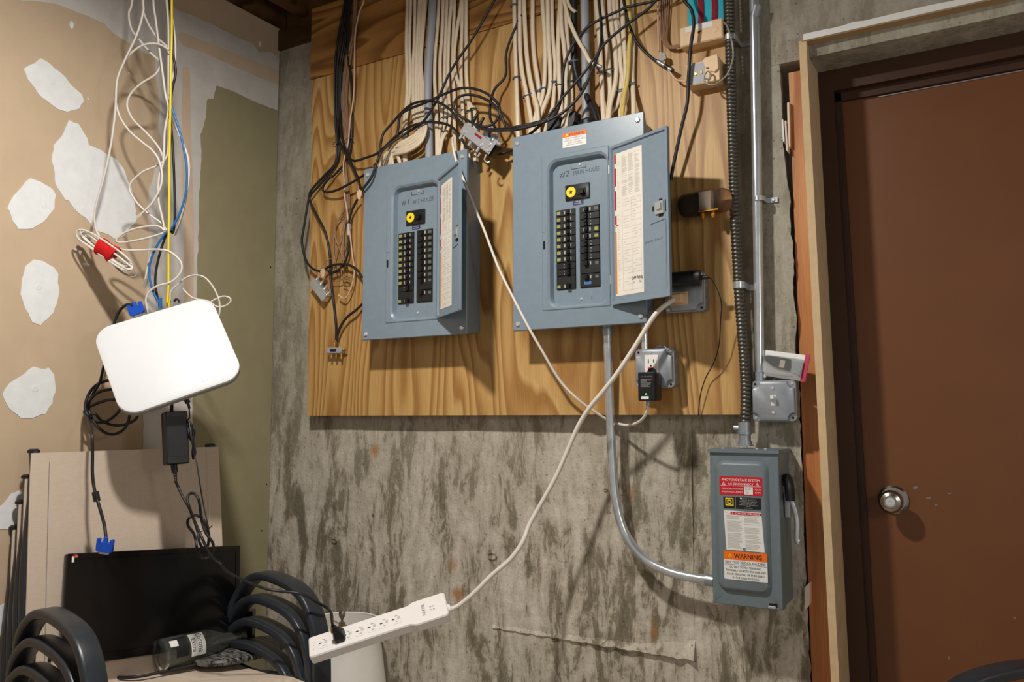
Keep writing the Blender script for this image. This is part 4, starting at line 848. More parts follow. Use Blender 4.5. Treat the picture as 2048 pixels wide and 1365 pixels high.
MB().lathe([(.0205, 0), (.0205, .003), (.0165, .0032)], a, ax, 8).obj('lock_nut', 'galv', fc, 25); MB().lathe([(.0062, 0), (.0062, .012), (.003, .013)], W(1478, 857, .058), (-1, 0, .1), 12).obj('clamp_screw', 'galv', fc, 30)
cv = [(1213, 640), (1215, 680), (1218, 760), (1221, 850), (1225, 940), (1231, 1000), (1243, 1050), (1262, 1088), (1294, 1122), (1332, 1142), (1375, 1154), (1436, 1164)]
bc = thing('bent_conduit', W(1430, 1163, .06), 'shiny steel conduit bent in a quarter turn from panel to disconnect switch', 'conduit')
MB().tube(wp(cv, [.085, .08, .07]+[.062]*9), .0118, n=18).obj('tube', 'emt', bc); MB().tube(wp([(1214, 655), (1215, 672)], .084), .0145, n=14, sub=2).obj('end_connector', 'galv', bc); MB().tube(wp([(1412, 1160), (1428, 1163)], .062), .0146, n=14, sub=2).obj('end_connector', 'galv', bc)
tag(MB().tube(wp([(1288, 636), (1289, 660), (1290, 705)], .08), .0092, n=16).obj('short_conduit', 'emt', None), 'short steel conduit between the number two panel and the outlet box', 'conduit')

# ---- square steel boxes
def notched(x0, x1, z0, z1, r, k=6):
    o = []
    for cx, cz, a0 in ((x1, z1, 270), (x0, z1, 0), (x0, z0, 90), (x1, z0, 180)):
        for i in range(k+1):
            a = math.radians(a0-90*i/k) if False else math.radians(a0-i*90/k)
            o.append((cx+r*math.cos(a), cz+r*math.sin(a)))
    return o
def steel_box(rect, d0, d1, label):
    x0, x1, z0, z1b = rect; root = thing('outlet_box' if 'outlet' in label else 'switch_box', ((x0+x1)/2, -d0, z0), label, 'electrical box')
    MB(WF).plate(x0+.003, x1-.003, z0+.003, z1b-.003, d0, d1-.012, .010, .001).obj('box_body', 'galv', root)
    MB(WF).plate(x0, x1, z0, z1b, d1-.012, d1-.008, .010, .0012).obj('cover', 'galv', root)
    i = .002; A = notched(x0+i, x1-i, z0+i, z1b-i, .016); B = notched(x0+i+.004, x1-i-.004, z0+i+.004, z1b-i-.004, .0175)
    MB(WF).loft([[(p[0], p[1], d1-.0085) for p in A], [(p[0]*.5+q[0]*.5, p[1]*.5+q[1]*.5, d1-.001) for p, q in zip(A, B)], [(p[0], p[1], d1) for p in B]]).obj('raised_cover', 'galv', root, 40)
    for (u, v) in ((.085, .085), (.915, .915)): screw(Vector((x0+(x1-x0)*u, -d1+.008, z0+(z1b-z0)*v)), .0036, root)
    for (u, v) in ((.085, .915), (.915, .085)): MB().lathe([(.003, 0), (.003, .0005)], Vector((x0+(x1-x0)*u, -d1+.008, z0+(z1b-z0)*v)), (0, -1, 0), 10).obj('screw_hole', 'dark_gap', root)
    for v in (.3, .68): MB().lathe([(.010, 0), (.010, .001), (.0085, .0014)], Vector((x1-.003, -(d0+d1)/2+.006, z0+(z1b-z0)*v)), (1, 0, 0), 14).obj('knockout', 'galv', root)
    m = MB(); cx, cz = x0+(x1-x0)*.58, z1b; m.tube([Vector((cx+.016*math.cos(i*math.pi/8), -(d0+d1)/2+.004, cz-.004+.013*abs(math.sin(i*math.pi/8)))) for i in range(9)], .0022, n=6, sub=2); m.obj('clamp_loop', 'galv', root)
    return root
OD = .100
O1 = rpx((1268, 698), (1346, 696), (1269, 776), (1346, 777), OD)
ob = steel_box(O1, PD, OD, 'square steel outlet box with white receptacle under the number two panel')
a, b, c, e = rpx((1290, 711), (1317, 710), (1290, 775), (1317, 774), OD)
rc_ = MB(WF).plate(a, b, c, e, OD-.001, OD+.003, .002).obj('receptacle', 'strip_white', ob)
m = MB(WF); zz = e-(e-c)*.19
for u, h in ((.30, .010), (.68, .008)): MB(WF).box(a+(b-a)*u-.0012, a+(b-a)*u+.0012, zz-h/2, zz+h/2, OD+.003, OD+.0034).obj('slot', 'ink_black', rc_, 0)
MB().lathe([(.0024, 0), (.0024, .0004)], Vector((a+(b-a)*.48, -OD-.003, zz-.012)), (0, -1, 0), 10).obj('ground_hole', 'ink_black', rc_)
MB(WF).plate(a+(b-a)*.25, a+(b-a)*.68, zz-.022, zz-.016, OD+.0025, OD+.0042, .0005).obj('reset_button', 'red_label', rc_)
MB().lathe([(.001, 0), (.001, .0006)], Vector((b-.006, -OD-.003, zz-.004)), (0, -1, 0), 8).obj('status_light', 'led_green', rc_)
screw(Vector(((O1[0]+O1[1])/2-.006, -OD, O1[3]-.010)), .003, ob)
# black plug-in transformer
A0 = .105; A1 = .150
a, b, c, e = rpx((1275, 746), (1310, 743), (1275, 801), (1312, 804), A1)
pa = thing('power_adapter', ((a+b)/2, -A0, c), 'black plug-in transformer with green light on the white receptacle', 'power adapter')
MB(WF).rects([(a+.002, b-.002, c+.002, e-.002, .004, A0), (a, b, c, e, .005, A0+.008), (a, b, c, e, .005, A1-.004), (a+.003, b-.003, c+.003, e-.003, .003, A1)]).obj('housing', 'black_plastic', pa)
MB(WF).prism([(a+(b-a)*(.5+.26*math.cos(i*math.pi/10)), e-.002+.014*math.sin(i*math.pi/10)) for i in range(11)], A0+.004, A0+.009).obj('mounting_tab', 'black_plastic', pa, 0)
MB().lathe([(.0022, 0), (.0020, .0012), (.0008, .0018)], Vector((a+(b-a)*.47, -A1, c+(e-c)*.235)), (0, -1, 0), 10).obj('green_light', 'led_green', pa)
lb_ = MB(WF).plate(a+(b-a)*.2, a+(b-a)*.62, c+(e-c)*.06, c+(e-c)*.16, A1, A1+.0005, .0004, .0001).obj('white_label', 'sticker_white', pa)
text('AC ADAPTER', WF, (a+b)/2, e-(e-c)*.16, (b-a)*.62, .0030, A1+.0003, 'ink_grey', pa)
m = MB(WF); rnd = random.Random(2)
for i in range(9): m.box(a+(b-a)*.18, a+(b-a)*(.5+.3*rnd.random()), e-(e-c)*(.25+.032*i)-.0006, e-(e-c)*(.25+.032*i)+.0004, A1, A1+.0003)
tag(m.obj('fine_print', 'ink_grey', pa, 0), kind='stuff')
# second outlet box, half hidden by the open door
O2 = rpx((1326, 547), (1407, 541), (1329, 626), (1408, 622), OD)
ob2 = steel_box(O2, PD, OD, 'square steel outlet box half hidden behind the open panel door')
a, b, c, e = rpx((1338, 586), (1375, 583), (1338, 611), (1376, 610), OD)
MB(WF).plate(a, b, c, e, OD-.001, OD+.003, .002).obj('receptacle', 'beige_plastic', ob2)
a = W(1340, 561, .135); b = W(1402, 556, .125)
ba = thing('power_adapter', a, 'rounded black plug-in adapter on the half hidden outlet box', 'power adapter')
MB().tube([a, a.lerp(b, .12), a.lerp(b, .5), a.lerp(b, .88), b], .017, .019, (0, 0, 1), 18, 3, power=.8, rfun=lambda t: 1-.25*max(0, abs(t-.5)-.44)/.06).obj('housing', 'black_plastic', ba)
MB().tube([b-(b-a)*.02, b+(b-a).normalized()*.016], .0052, n=10, sub=2).obj('strain_relief', 'black_rubber', ba)
MB(WF).box(a.x+.02, b.x-.02, a.z-.01, a.z+.012, OD, .125).obj('plug_base', 'black_plastic', ba, 0)
s_ = b+(b-a).normalized()*.015
cable('adapter_cord', [s_]+wp([(1424, 560), (1437, 585), (1443, 610), (1441, 645), (1438, 690), (1428, 725), (1412, 755), (1402, 785), (1398, 815), (1397, 832)], [.115, .11, .1, .09, .08, .07, .06, .06, .055, .05]), .0014, 'black_rubber', 'thin black cord wandering down from the rounded black adapter', 'cord', n=6)
# switch
SWD = .062
SW = rpx((1501, 762), (1591, 760), (1503, 842), (1592, 845), SWD)
sb = steel_box(SW, .004, SWD, 'square steel switch box with white toggle beside the ribbed conduit')
cx, cz = (SW[0]+SW[1])/2+.001, (SW[2]+SW[3])/2+.001
MB(WF).plate(cx-.0055, cx+.0055, cz-.0125, cz+.0125, SWD-.001, SWD+.0008, .001, .0003).obj('toggle_plate', 'sticker_white', sb)
tg = MB(WF); tg.loft([[(cx+u*.0045, cz+.001+v*.006, SWD) for u, v in ((-1, -1), (1, -1), (1, 1), (-1, 1))], [(cx+u*.0038, cz+.008+v*.004, SWD+.016) for u, v in ((-1, -1), (1, -1), (1, 1), (-1, 1))]]); tg.obj('toggle', 'sticker_white', sb, 0)
for dz in (.029, -.029): screw(Vector((cx-.001, -SWD, cz+dz)), .0042, sb)
# blister pack
BPd = .05
C4 = [W(1529, 700, .03), W(1621, 712, .04), W(1621, 768, .045), W(1534, 748, .04)]
ex = (C4[1]-C4[0]); Lb = ex.length; ex.normalize(); ey = C4[3]-C4[0]; ey = (ey-ex*ey.dot(ex)); hb = ey.length*1.1; ey.normalize(); ez = ex.cross(ey)
if ez.y > 0: ez = -ez
bf = FR(C4[0], ex, ey, ez); bp = thing('blister_pack', C4[3], 'clear blister pack on white card tucked above the light switch', 'package')
MB(bf).plate(0, Lb, 0, hb, -.001, .0005, .002, .0002).obj('card', 'sticker_white', bp)
MB(bf).prism([(Lb*.06, hb*.30), (Lb*.14, hb*.24), (Lb*.62, hb*.26), (Lb*.66, hb*.70), (Lb*.30, hb*.62), (Lb*.08, hb*.42)], .001, .010).obj('black_tool', 'black_plastic', bp, 0)
MB(bf).prism([(Lb*.66, hb*.30), (Lb*.90, hb*.32), (Lb*.90, hb*.84), (Lb*.66, hb*.72)], .001, .006).obj('grey_insert', 'steel', bp, 0)
MB(bf).plate(Lb*.90, Lb*1.0, -hb*.03, hb*1.03, .0005, .003, .002, .0005).obj('crimson_header', 'crimson', bp)
MB(bf).plate(Lb*.42, Lb*.53, hb*.34, hb*.62, .0102, .0106, .0005, .0001).obj('price_sticker', 'shim', bp)
MB(bf).rects([(Lb*.04, Lb*.90, hb*.18, hb*.92, .006, .0006), (Lb*.06, Lb*.88, hb*.22, hb*.88, .006, .013)], False, True).obj('clear_blister', 'blister', bp)
# smoky capsule
c_ = W(1410, 406, .085); axx = Vector((1, 0, .03)).normalized()
sm = thing('capsule_housing', (c_.x, -PD, c_.z-.03), 'smoky brown plastic capsule with brass terminals right of the open door', 'capsule')
Lh = abs(W(1463, 403, .085).x-W(1357, 406, .085).x)/2; Rr = .031
MB().lathe([(.002, -Lh), (Rr*.45, -Lh*.985), (Rr*.75, -Lh*.93), (Rr*.95, -Lh*.8), (Rr, -Lh*.6), (Rr, Lh*.55), (Rr*.95, Lh*.74), (Rr*.78, Lh*.89), (Rr*.48, Lh*.97), (.002, Lh)], c_, axx, 24).obj('shell', 'smoke_plastic', sm, 60)
MB().lathe([(.020, -Lh*.9), (.028, -Lh*.6), (.028, -Lh*.30)], c_, axx, 20).obj('dark_core', 'black_plastic', sm)
MB(WF).box(c_.x-.010, c_.x+.020, c_.z-.022, c_.z+.024, .075, .100).obj('metal_chassis', 'steel', sm, 0)
MB(WF).box(c_.x-.012, c_.x+.038, c_.z-.026, c_.z-.021, .07, .104).obj('brass_strip', 'brass', sm, 0)
for dx in (-.004, .022): MB().lathe([(.0052, 0), (.0052, .012), (.004, .0125), (.004, .016)], Vector((c_.x+dx, -.092, c_.z-.026)), (0, 0, -1), 12).obj('brass_terminal', 'amber', sm)
MB(WF).plate(c_.x-.02, c_.x+.02, c_.z-.02, c_.z+.02, PD, .062, .003).obj('mounting_foot', 'black_plastic', sm)

# ---- photovoltaic disconnect switch
QD = .118
X0, X1, Zb, Zt = rpx((1416, 903), (1555, 903), (1429, 1208), (1567, 1222), QD)
ds = thing('disconnect_switch', ((X0+X1)/2, 0, Zb), 'tall grey disconnect switch with red, white and orange warning labels', 'switch')
MB(WF).rects([(X0+.002, X1-.002, Zb+.004, Zt-.002, .002, .005), (X0+.002, X1-.002, Zb+.004, Zt-.002, .002, QD-.03)], True, True).obj('box_body', 'disconnect_grey', ds)
tx0, tx1, tz0, tz1 = rpx((1428, 922), (1536, 922), (1443, 1181), (1546, 1192), QD)
tx0 -= .002
MB(WF).rects([(X0, X1, Zb, Zt, .002, QD-.031), (X0, X1, Zb, Zt, .002, QD-.0015), (X0+.0015, X1-.0015, Zb+.0015, Zt-.0015, .002, QD), (tx0, tx1, tz0, tz1, .022, QD), (tx0+.007, tx1-.007, tz0+.007, tz1-.007, .016, QD+.009), (tx0+.010, tx1-.010, tz0+.010, tz1-.010, .013, QD+.010)], True, True, n=6).obj('front_cover', 'disconnect_grey', ds, 40)
MB(WF).rects([(X0-.003, X1+.003, Zt-.004, Zt+.004, .001, .004), (X0-.003, X1+.003, Zt-.004, Zt+.004, .001, QD+.006)]).obj('rain_lip', 'disconnect_grey', ds)
for px in (1447, 1515, 1532): screw(Vector((W(px, 893, .08).x, -.085, Zt+.004)), .004, ds, (0, 0, 1))
MB(WF).box(X1-.030, X1-.012, Zb+.006, Zb+.014, QD, QD+.0004).obj('hasp_slot', 'dark_gap', ds, 0); MB(WF).plate(X1-.032, X1-.014, Zb+.003, Zb+.009, QD, QD+.006, .003).obj('hasp', 'steel', ds)
hz = W(1563, 962, .09).z
MB().tube([Vector((X1, -.075, hz-.005)), Vector((X1+.010, -.082, hz+.006)), Vector((X1+.016, -.088, hz-.012)), Vector((X1+.018, -.088, hz-.045))], .011, .014, YN, 10, 4).obj('handle', 'black_plastic', ds)
MB().tube([Vector((X1+.012, -.07, hz-.04)), Vector((X1+.022, -.07, hz-.07)), Vector((X1+.026, -.07, hz-.10)), Vector((X1+.024, -.07, hz-.135)), Vector((X1+.031, -.07, hz-.140))], .003, .006, (1, 0, 0), 8, 5).obj('handle_rod', 'steel', ds)
MB(WF).plate(X1, X1+.012, hz-.085, hz-.03, .05, .072, .002).obj('handle_bracket', 'steel', ds)
LD = QD+.010
d7 = lambda *p: zm(1425, 940, 5.46, p)
def lr(a, b): A, B = W(*d7(a)[0], LD), W(*d7(b)[0], LD); return A.x, B.x, B.z, A.z
shx = lambda z: (z-W(1482, 1070, LD).z)*0.0
x0, x1, zb3, zt3 = lr((74, 68), (548, 292)); wR = x1-x0; hR = zt3-zb3
R = MB(WF).plate(x0, x1, zb3, zt3, LD-.0002, LD+.0006, .003, .0001).obj('red_label', 'red_label', ds); c = LD+.0009
text('PHOTOVOLTAIC SYSTEM', WF, (x0+x1)/2, zt3-hR*.18, wR*.88, hR*.13, c, 'sticker_white', R, thick=.012); text('AC DISCONNECT', WF, (x0+x1)/2, zt3-hR*.40, wR*.60, hR*.12, c, 'sticker_white', R, thick=.01)
text('OPERATING VOLTAGE', WF, x0+wR*.30, zt3-hR*.66, wR*.50, hR*.085, c, 'sticker_white', R); text('OPERATING CURRENT', WF, x0+wR*.30, zt3-hR*.83, wR*.50, hR*.085, c, 'sticker_white', R)
text('VOLTS', WF, x0+wR*.89, zt3-hR*.66, wR*.14, hR*.085, c, 'sticker_white', R); text('AMPS', WF, x0+wR*.89, zt3-hR*.83, wR*.13, hR*.085, c, 'sticker_white', R)
wb = MB(WF).box(x0+wR*.58, x0+wR*.78, zb3+hR*.06, zb3+hR*.46, LD, LD+.0008).obj('value_box', 'sticker_white', R, 0)
text('240', WF, x0+wR*.67, zt3-hR*.65, wR*.13, hR*.11, c+.0002, 'ink_grey', wb); text('25', WF, x0+wR*.645, zt3-hR*.83, wR*.075, hR*.11, c+.0002, 'ink_grey', wb)
MB(WF).box(x0+.002, x1-.002, zt3-hR*.515, zt3-hR*.50, LD, c).obj('rule', 'sticker_white', R, 0)
def tri(cx, cz, s, d, parent, m1, m2):
    P_ = [(cx-s, cz-s*.8), (cx+s, cz-s*.8), (cx, cz+s*.95)]; o = MB(WF).prism(P_, d-.0003, d).obj('hazard_triangle', m1, parent, 0)
    MB(WF).prism([(cx+(x-cx)*.62, cz-.0002+(z-cz)*.62) for x, z in P_], d, d+.0002).obj('triangle_field', m2, parent, 0)
    MB(WF).box(cx-s*.09, cx+s*.09, cz-s*.4, cz+s*.3, d+.0002, d+.0004).obj('hazard_mark', m1, parent, 0)
for u in (.10, .885): tri(x0+wR*u, zt3-hR*.39, .0044, c, R, 'sticker_white', 'red_label')
x0, x1, zb3, zt3 = lr((118, 292), (532, 442)); w = x1-x0; h = zt3-zb3
K = MB(WF).box(x0, x1, zb3, zt3, LD-.0002, LD+.0004).obj('black_label', 'ink_black', ds, 0); c = LD+.0006
lg = MB(WF); s0 = x0+w*.055; s1 = x0+w*.275; q0 = zb3+h*.24; q1 = zb3+h*.90; tk = .0022
lg.rects([(s0, s1, q0, q1, .0001, c), (s0+tk, s1-tk, q0+tk, q1-tk, .0001, c)], False, False, n=1); lg.obj('logo_square', 'yellow_label', K, 0)
dl = MB(WF); cxl = (s0+s1)/2; czl = (q0+q1)/2; hh = (q1-q0)*.27; ww = (s1-s0)*.27
def dshape(k): return [(cxl-ww*k, czl-hh*k), (cxl+ww*.3*k, czl-hh*k)]+[(cxl+ww*(.3*k)+ww*.7*k*math.sin(a), czl-hh*k*math.cos(a)) for a in [i*math.pi/8 for i in range(1, 8)]]+[(cxl+ww*.3*k, czl+hh*k), (cxl-ww*k, czl+hh*k)]
dl.loft([[(p[0], p[1], c) for p in dshape(1)], [(p[0], p[1], c) for p in dshape(.52)]], False, False); dl.obj('logo_letter', 'yellow_label', K, 0)
MB(WF).box(x0+w*.325, x0+w*.335, zb3, zt3, LD, c).obj('divider', 'ink_grey', K, 0)
for i, (s, k) in enumerate((('GENERAL DUTY', .40), ('SAFETY SWITCH', .42), ('INTERRUPTOR DE', .46), ('SEGURIDAD DE', .40), ('SERVICIO GENERAL', .50), ('30 A', .1), ('240 VAC', .22))): text(s, WF, x0+w*.67, zt3-h*(.10+.135*i), w*k, h*.07, c, 'ink_faint', K)
MB().lathe([(.002, 0), (.002, .001)], Vector((x0+w*.475, -LD, zt3-h*.1)), (0, -1, 0), 10).obj('rivet', 'sticker_white', K)
x0, x1, zb3, zt3 = lr((122, 440), (556, 905)); w = x1-x0; h = zt3-zb3; sk = .0
Wt = MB(WF).prism([(x0, zt3), (x1-.002, zt3-.002), (x1+.003, zb3), (x0+.004, zb3)], LD-.0002, LD+.0004).obj('white_label', 'sticker_white', ds, 0); c = LD+.0006
MB(WF).box(x0+w*.18, x1-.002, zt3-h*.105, zt3-h*.035, LD, c).obj('danger_band', 'red_label', Wt, 0); text('DANGER / PELIGRO', WF, x0+w*.62, zt3-h*.07, w*.62, h*.042, c+.0002, 'sticker_white', Wt, thick=.01)
tri(x0+w*.235, zt3-h*.07, .0024, c+.0002, Wt, 'sticker_white', 'red_label')
m = MB(WF)
for an in (20, 60, 100, 140, 200): 
    q = math.radians(an); m.add([(x0+w*.11, zt3-h*.07, c), (x0+w*.11+.008*math.cos(q), zt3-h*.07-.008*math.sin(q), c), (x0+w*.11+.008*math.cos(q)+.0008, zt3-h*.07-.008*math.sin(q)+.0006, c)], [(0, 1, 2)])
tag(m.obj('flash_symbol', 'red_label', Wt, 0), kind='stuff')
m = MB(WF); rnd = random.Random(8)
for i in range(38):
    zz = zt3-h*(.13+.022*i)
    for u in (.07, .53):
        if rnd.random() < .86: m.box(x0+w*u+.002*i/38, x0+w*(u+.42*rnd.uniform(.75, 1)), zz-.0005, zz+.0003, LD, c)
tag(m.obj('fine_print', 'ink_faint', Wt, 0), kind='stuff')
MB().lathe([(.0035, 0), (.0035, .0015), (.0022, .002), (.0022, .001)], W(*d7((348, 866))[0], LD), (0, -1, 0), 12).obj('lead_seal', 'galv', ds)
x0, x1, zb3, zt3 = lr((122, 882), (606, 1238)); w = x1-x0; h = zt3-zb3
Wn = MB(WF).plate(x0, x1, zb3, zt3, LD-.0002, LD+.0006, .002, .0001).obj('warning_label', 'sticker_white', ds); c = LD+.0009
MB(WF).plate(x0, x1, zt3-h*.30, zt3, LD, LD+.0008, .002, .0001).obj('orange_band', 'orange_label', Wn)
text('WARNING', WF, x0+w*.56, zt3-h*.155, w*.64, h*.17, c+.0001, 'ink_black', Wn, thick=.012); tri(x0+w*.15, zt3-h*.15, .0042, c+.0001, Wn, 'yellow_label', 'orange_label')
text('ELECTRIC SHOCK HAZARD', WF, (x0+x1)/2, zt3-h*.385, w*.93, h*.085, c, 'ink_black', Wn); MB(WF).box(x0+.002, x1-.001, zt3-h*.468, zt3-h*.46, LD, c).obj('rule', 'ink_black', Wn, 0)
for i, (s, k) in enumerate((('DO NOT TOUCH TERMINALS', .72), ('TERMINALS ON BOTH THE LINE AND', .92), ('LOAD SIDES MAY BE ENERGIZED', .86), ('IN THE OPEN POSITION', .6))): text(s, WF, (x0+x1)/2, zt3-h*(.55+.125*i), w*k, h*.07, c, 'ink_black', Wn)

# ---- white cords
cable('white_cord', wp([(905, 276), (906, 292), (912, 320), (928, 362), (946, 408), (967, 457), (988, 513), (1001, 545), (1029, 601), (1057, 655), (1083, 700), (1120, 762), (1160, 803), (1205, 834), (1228, 845), (1252, 851), (1275, 846), (1291, 830), (1296, 806)], [.12, .15, .165, .165, .16, .155, .15, .148, .148, .145, .13, .1, .08, .04, .035, .06, .09, .12, .128]), .0038, 'cord_white', 'slim white cord drooping from the silver splitters to the black transformer', 'cord')
bt_ = MB().tube(wp([(1296, 812), (1297, 800)], .128), .0055, n=10, sub=2); tag(bt_.obj('cord_plug', 'galv', None), 'small metal barrel plug under the black transformer', 'plug')
strip_end = (899, 1221)
SZ0, SZ1 = 2.05, 2.09
sd_ = DW-(-Q(*strip_end, SZ1).y+0)  # depth bookkeeping only
de = -Q(*strip_end, SZ1).y
pc = [(1352, 598), (1340, 604), (1310, 630), (1272, 690), (1236, 745), (1205, 785), (1180, 815), (1157, 852), (1134, 905), (1110, 958), (1081, 1010), (1059, 1050), (1045, 1085), (1020, 1120), (985, 1150), (950, 1185), (920, 1210), strip_end]
cable('extension_lead', wp(pc, [.12, .14, .16, .165, .165, .16, .155, .15, .15, .155, .165, .18, .2, .22, .24, .262, .28, de]), .0062, 'cord_white', 'thick white power cord hanging from the hidden outlet box to the power strip', 'cord', None, None, None, 10)
p_ = W(1358, 598, .115); tag(MB(WF).rects([(p_.x-.016, p_.x+.013, p_.z-.012, p_.z+.012, .005, .102), (p_.x-.016, p_.x+.013, p_.z-.012, p_.z+.012, .005, .128), (p_.x-.012, p_.x+.009, p_.z-.008, p_.z+.008, .004, .134)]).obj('power_plug', 'beige_plastic', None), 'beige flat plug in the half hidden outlet box', 'plug')

# ================================================================== CHAIRS
CR = math.radians(-9)
def tubeL(f, pts, ra, rb=None, hint=None, **k): return MB().tube([f(*p) for p in pts], ra, rb, (f(*hint)-f(0, 0, 0)) if hint else None, **k)
def chair(loc, rot, label, group, kz=1.0):
    root = thing('patio_chair', loc, label, 'chair', group)
    f = FR(loc, (math.cos(rot), math.sin(rot), 0), (-math.sin(rot), math.cos(rot), 0), (0, 0, kz))
    for s in (-1, 1):
        y = .285*s
        P = smooth_path([f(*p) for p in [(-.205, y*.93, .30), (-.185, y*.97, .42), (-.150, y, .505), (-.085, y, .562), (-.01, y, .578), (.10, y, .566), (.165, y, .538), (.208, y, .48), (.226, y, .40), (.232, y, .25), (.245, y, .012)]], 5)
        loops = []; ly = f.y; N = len(P)
        for i in range(N):                                     # flat bar: wide across the chair, thin in its own plane
            t = (P[min(i+1, N-1)]-P[max(0, i-1)]).normalized(); nn = ly.cross(t).normalized()
            loops.append([P[i]+ly*(math.copysign(abs(math.cos(a))**.30, math.cos(a))*.0255)+nn*(math.copysign(abs(math.sin(a))**.55, math.sin(a))*.0115) for a in [2*math.pi*(q+.5)/16 for q in range(16)]])
        MB().loft(loops).obj('arm', 'frame_paint', root, 50)
        yb_, yt = .262*s, .244*s
        tubeL(f, [(-.272, yt, .935), (-.262, yt, .86), (-.245, yb_, .65), (-.228, yb_, .46), (-.21, yb_, .34), (-.235, yb_, .16), (-.27, yb_, .01)], .0165, .0105, (0, 1, 0), n=12, sub=5).obj('back_post', 'frame_paint', root, 50)
        MB().lathe([(.0150, 0), (.0150, .006), (.010, .010)], f(-.272, yt, .932), f.z, 14).obj('post_cap', 'black_plastic', root)
        tubeL(f, [(-.21, yb_, .325), (-.05, yb_, .312), (.1, yb_, .328), (.205, yb_, .328)], .013, .015, (0, 0, 1), n=10).obj('seat_rail', 'frame_paint', root)
    tubeL(f, [(.208, -.285, .318), (.212, 0, .314), (.208, .285, .318)], .012, n=10).obj('front_bar', 'frame_paint', root)
    tubeL(f, [(-.215, -.262, .30), (-.215, 0, .30), (-.215, .262, .30)], .012, n=10).obj('rear_bar', 'frame_paint', root)
    def slingm(prof_, w0, w1, sag):
        m = MB(f); n = len(prof_); K = 10; vs = []; fs = []
        for th in (.0018, -.0018):
            for i, (x, z) in enumerate(prof_):
                t = i/(n-1); a = prof_[max(0, i-1)]; b = prof_[min(n-1, i+1)]; dx, dz = b[0]-a[0], b[1]-a[1]; l = math.hypot(dx, dz)
                nx, nz = dz/l, -dx/l; hw = w0+(w1-w0)*t
                for k in range(K+1):
                    u = -1+2*k/K; g = sag*(1-u*u)*math.sin(math.pi*min(1, max(0, t)))
                    vs.append((x+nx*(th-g), u*hw, z+nz*(th-g)))
        S = n*(K+1)
        for i in range(n-1):
            for k in range(K):
                a = i*(K+1)+k; fs.append((a, a+1, a+K+2, a+K+1)); fs.append((S+a, S+a+K+1, S+a+K+2, S+a+1))
        for i in range(n-1):
            for a in (i*(K+1), i*(K+1)+K): fs.append((a, a+K+1, S+a+K+1, S+a))
        for k in range(K):
            for a in (k, (n-1)*(K+1)+k): fs.append((a, a+1, S+a+1, S+a))
        return m.add(vs, fs)
    bk = slingm([(-.186, .335), (-.200, .42), (-.212, .52), (-.224, .65), (-.236, .78), (-.246, .88), (-.250, .932)], .270, .258, .012).obj('back_sling', 'sling', root, 60)
    se = slingm([(.218, .322), (.205, .340), (.15, .342), (.05, .330), (-.05, .326), (-.15, .33), (-.200, .34)], .250, .250, -.012).obj('seat_sling', 'sling', root, 60)
    for s in (-1, 1):
        tubeL(f, [(-.199+.012, s*.225, .40), (-.214+.010, s*.222, .55), (-.228+.010, s*.220, .70), (-.246+.008, s*.217, .92)], .0007, n=5, sub=3).obj('stitch_line', 'pale_grey', bk)
    return root
SX, SY, DZ = -1.82, -.665, .065
lbs = ['black framed beige sling chair at the bottom of the stack by the drywall', 'black framed beige sling chair second from the floor in the stack', 'black framed beige sling chair just under the topmost of the stack', 'topmost beige sling chair of the stack, holding the black monitor']
for k in range(4): chair(Vector((SX-.022*(3-k), SY, DZ*k)), CR, lbs[k], 'stacked patio chairs')
chair(Vector((.185, -.42, 0)), math.radians(215), 'single black framed sling chair in front of the brown door', None, 1.285)
CFm = FR((SX, SY, DZ*3), (math.cos(CR), math.sin(CR), 0), (-math.sin(CR), math.cos(CR), 0), (0, 0, 1))

# ---- monitor leaning on the topmost chair
mp0 = CFm(-.150, 0, .345); mn_ = (CFm(.988, 0, .155)-CFm(0, 0, 0)).normalized()
MC = [PL(*p, mp0, mn_) for p in ((136, 1108), (481, 1091), (500, 1262), (145, 1334))]
ex = (MC[1]-MC[0]); Lm = ex.length; ex.normalize(); ey = MC[0]-MC[3]; ey = ey-ex*ey.dot(ex); hm = ey.length; ey.normalize()
mf = FR(MC[0]-ey*hm, ex, ey); mz = mf.z
mo = thing('monitor', MC[0].lerp(MC[1], .5)-ey*hm, 'black flat monitor leaning against the topmost chair back', 'monitor')
print('monitor', Lm, hm)
MB(mf).rects([(.004, Lm-.004, .004, hm-.004, .004, -.035), (0, Lm, 0, hm, .004, -.018), (0, Lm, 0, hm, .004, -.002), (.0015, Lm-.0015, .0015, hm-.0015, .003, 0), (.014, Lm-.014, .022, hm-.014, .001, 0), (.0145, Lm-.0145, .0225, hm-.0145, .001, -.0025)], True, False).obj('bezel', 'black_gloss', mo)
MB(mf).rects([(.0145, Lm-.0145, .0225, hm-.0145, .001, -.004), (.0145, Lm-.0145, .0225, hm-.0145, .001, -.0024)], n=1).obj('screen', 'screen', mo, 0)
sk_ = MB(mf).plate(.010, .016, hm-.022, hm-.008, 0, .0006, .0005, .0001).obj('sticker', 'sticker_white', mo)
MB(mf).plate(.010, .018, hm-.011, hm-.006, 0, .0005, .0005, .0001).obj('red_sticker', 'red_label', mo); MB(mf).plate(.018, .024, hm-.011, hm-.006, 0, .0005, .0005, .0001).obj('orange_sticker', 'orange_label', mo); MB(mf).plate(.014, .023, hm-.006, hm-.002, 0, .0005, .0005, .0001).obj('purple_sticker', 'purple', mo)
